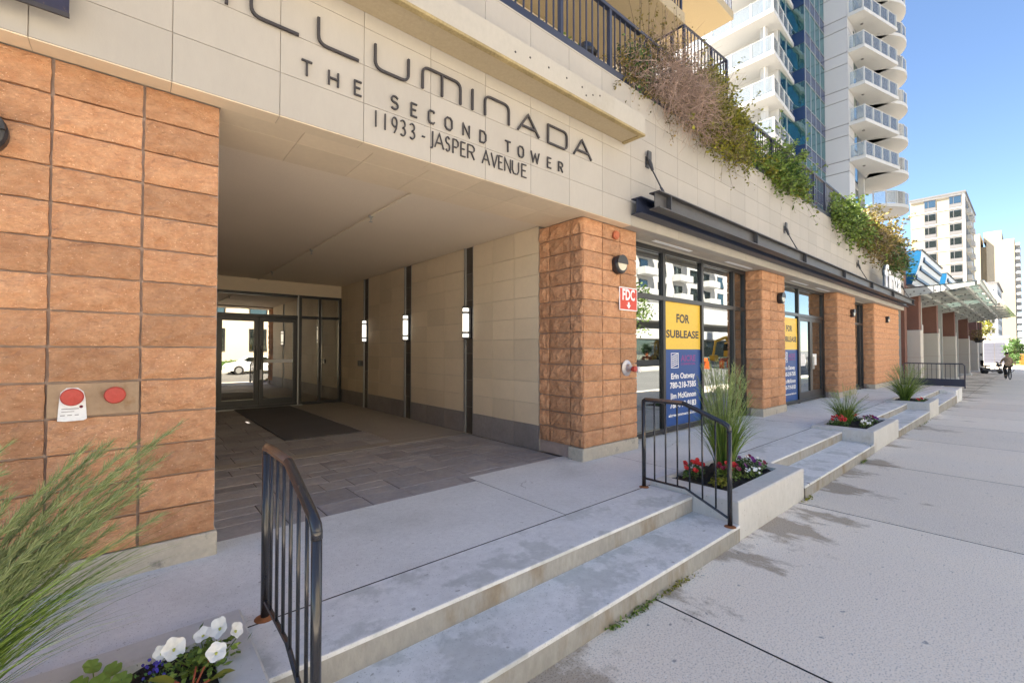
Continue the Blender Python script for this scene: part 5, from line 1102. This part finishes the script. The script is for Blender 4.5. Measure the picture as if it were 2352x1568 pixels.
for r_ in range(9):
    for i in range(8):
        x = 45+i*4.9; z = 9.6+r_*3
        o = W_('window', bx(x, x+2.2, -27.99, -27.9, z, z+2.0), M['frame'], ob); W_('pane', bx(x+.1, x+2.1, -27.9, -27.88, z+.1, z+1.9), M['fglass'], o)
        if i % 2 == 0: W_('balcony', bx(x-.5, x+3.2, -27.87, -26.6, z-.4, z+.6), M['white'], ob)
for lab, x in (('white sedan parked across the street', 7.6),):
    t = thing('parked_car', lab, 'car', (x, -15.6, -.44))
    side = [(-2.2, .3), (-2.22, .62), (-2.0, .85), (-1.3, .93), (-.75, 1.36), (.55, 1.40), (1.15, .98), (1.95, .86), (2.2, .62), (2.2, .3)]
    m_ = MB(); n = len(side); vs = []
    for y, k_, dz in ((-.88, 1, 0), (-.70, .985, .03), (.70, .985, .03), (.88, 1, 0)):
        vs += [(px*k_, y*(1 if pz < .95 else .8), pz+(dz if pz > 1 else 0)) for px, pz in side]
    fs = [(r_*n+i, r_*n+i+1, (r_+1)*n+i+1, (r_+1)*n+i) for r_ in range(3) for i in range(n-1)]+[tuple(range(n)), tuple(range(4*n-1, 3*n-1, -1))]+[(r_*n, (r_+1)*n, (r_+1)*n+n-1, r_*n+n-1) for r_ in range(3)]
    L_('body', m_.add(vs, fs), M['carwhite'], t)
    for y in (-.79, .79): L_('side_window', MB().prism([(-1.15, .97), (-.7, 1.30), (.5, 1.33), (.95, 1.0)], 'y', y-.05, y+.05), M['fglass'], t)
    for wx in (-1.35, 1.35):
        for wy in (-.8, .8):
            w = L_('wheel', MB().lathe([(.2, -.1), (.32, -.1), (.32, .1), (.2, .1)], (wx, wy, .32), 'y', 20), M['tire'], t); L_('rim', MB().lathe([(.2, -.105), (.2, .105)], (wx, wy, .32), 'y', 12), M['alu'], t)
t = thing('hedge', 'green hedge before the cream building across the street', 'hedge', (9, -22, -.3)); m_ = MB(); n = 5000
leaves(m_, np.stack([RN.uniform(-4, 22, n), RN.uniform(-22.6, -21.6, n), RN.uniform(-.3, .55, n)], 1), .16, .4); raw(m_, 'foliage', M['leafd'], t)
W_('inner', bx(-3.9, 21.9, -22.4, -21.8, -.3, .45), M['leafd'], t)
for i in range(4):
    x = 48+i*6.2; t = thing('road_barrier', ('first', 'second', 'third', 'last')[i]+' orange road barrier of the row across the street', 'barrier', (x, -15.5, sz(x)), group='orange barriers across the street')
    L_('rail', bx(-1.4, 1.4, -.04, .04, .75, 1.1), M['orange'], t); L_('leg', bx(-1.2, -1.1, -.3, .3, -.14, .75), M['orange'], t); L_('leg', bx(1.1, 1.2, -.3, .3, -.14, .75), M['orange'], t)
t = thing('excavator', 'yellow excavator across the street reflected in the shop window', 'excavator', (66, -19, -.4), rz=R(200))
L_('track', MB().prism([(-1.6, .1), (1.6, .1), (1.9, .45), (1.6, .8), (-1.6, .8), (-1.9, .45)], 'y', -1.3, -.8), M['tire'], t); L_('track', MB().prism([(-1.6, .1), (1.6, .1), (1.9, .45), (1.6, .8), (-1.6, .8), (-1.9, .45)], 'y', .8, 1.3), M['tire'], t)
L_('house', MB().box(-1.9, .2, -1.2, 1.2, .9, 2.0, .1), M['digger'], t); L_('cab', bx(.21, 1.5, .1, 1.2, .9, 2.9, .08), M['digger'], t); L_('cab_window', bx(.4, 1.52, .05, 1.22, 1.8, 2.7), M['fglass'], t)
L_('boom', MB().tube([(.8, -.4, 1.3), (2.8, -.4, 3.6), (4.6, -.4, 3.0)], [.25, .28, .18], 6), M['digger'], t); L_('arm', MB().tube([(4.5, -.4, 3.1), (5.0, -.4, 1.2)], [.18, .12], 6), M['digger'], t); L_('bucket', MB().prism([(4.7, 1.2), (5.3, 1.1), (5.2, .4), (4.5, .3)], 'y', -.8, 0), M['digger'], t)
for i, (x, h_) in enumerate(((30, 8), (38, 9))):
    tree(('street tree across the road, nearer of two', 'street tree across the road, farther of two')[i], (x, -18.5, sz(x)), h_, 2.4, 60, 'leaf', .3)
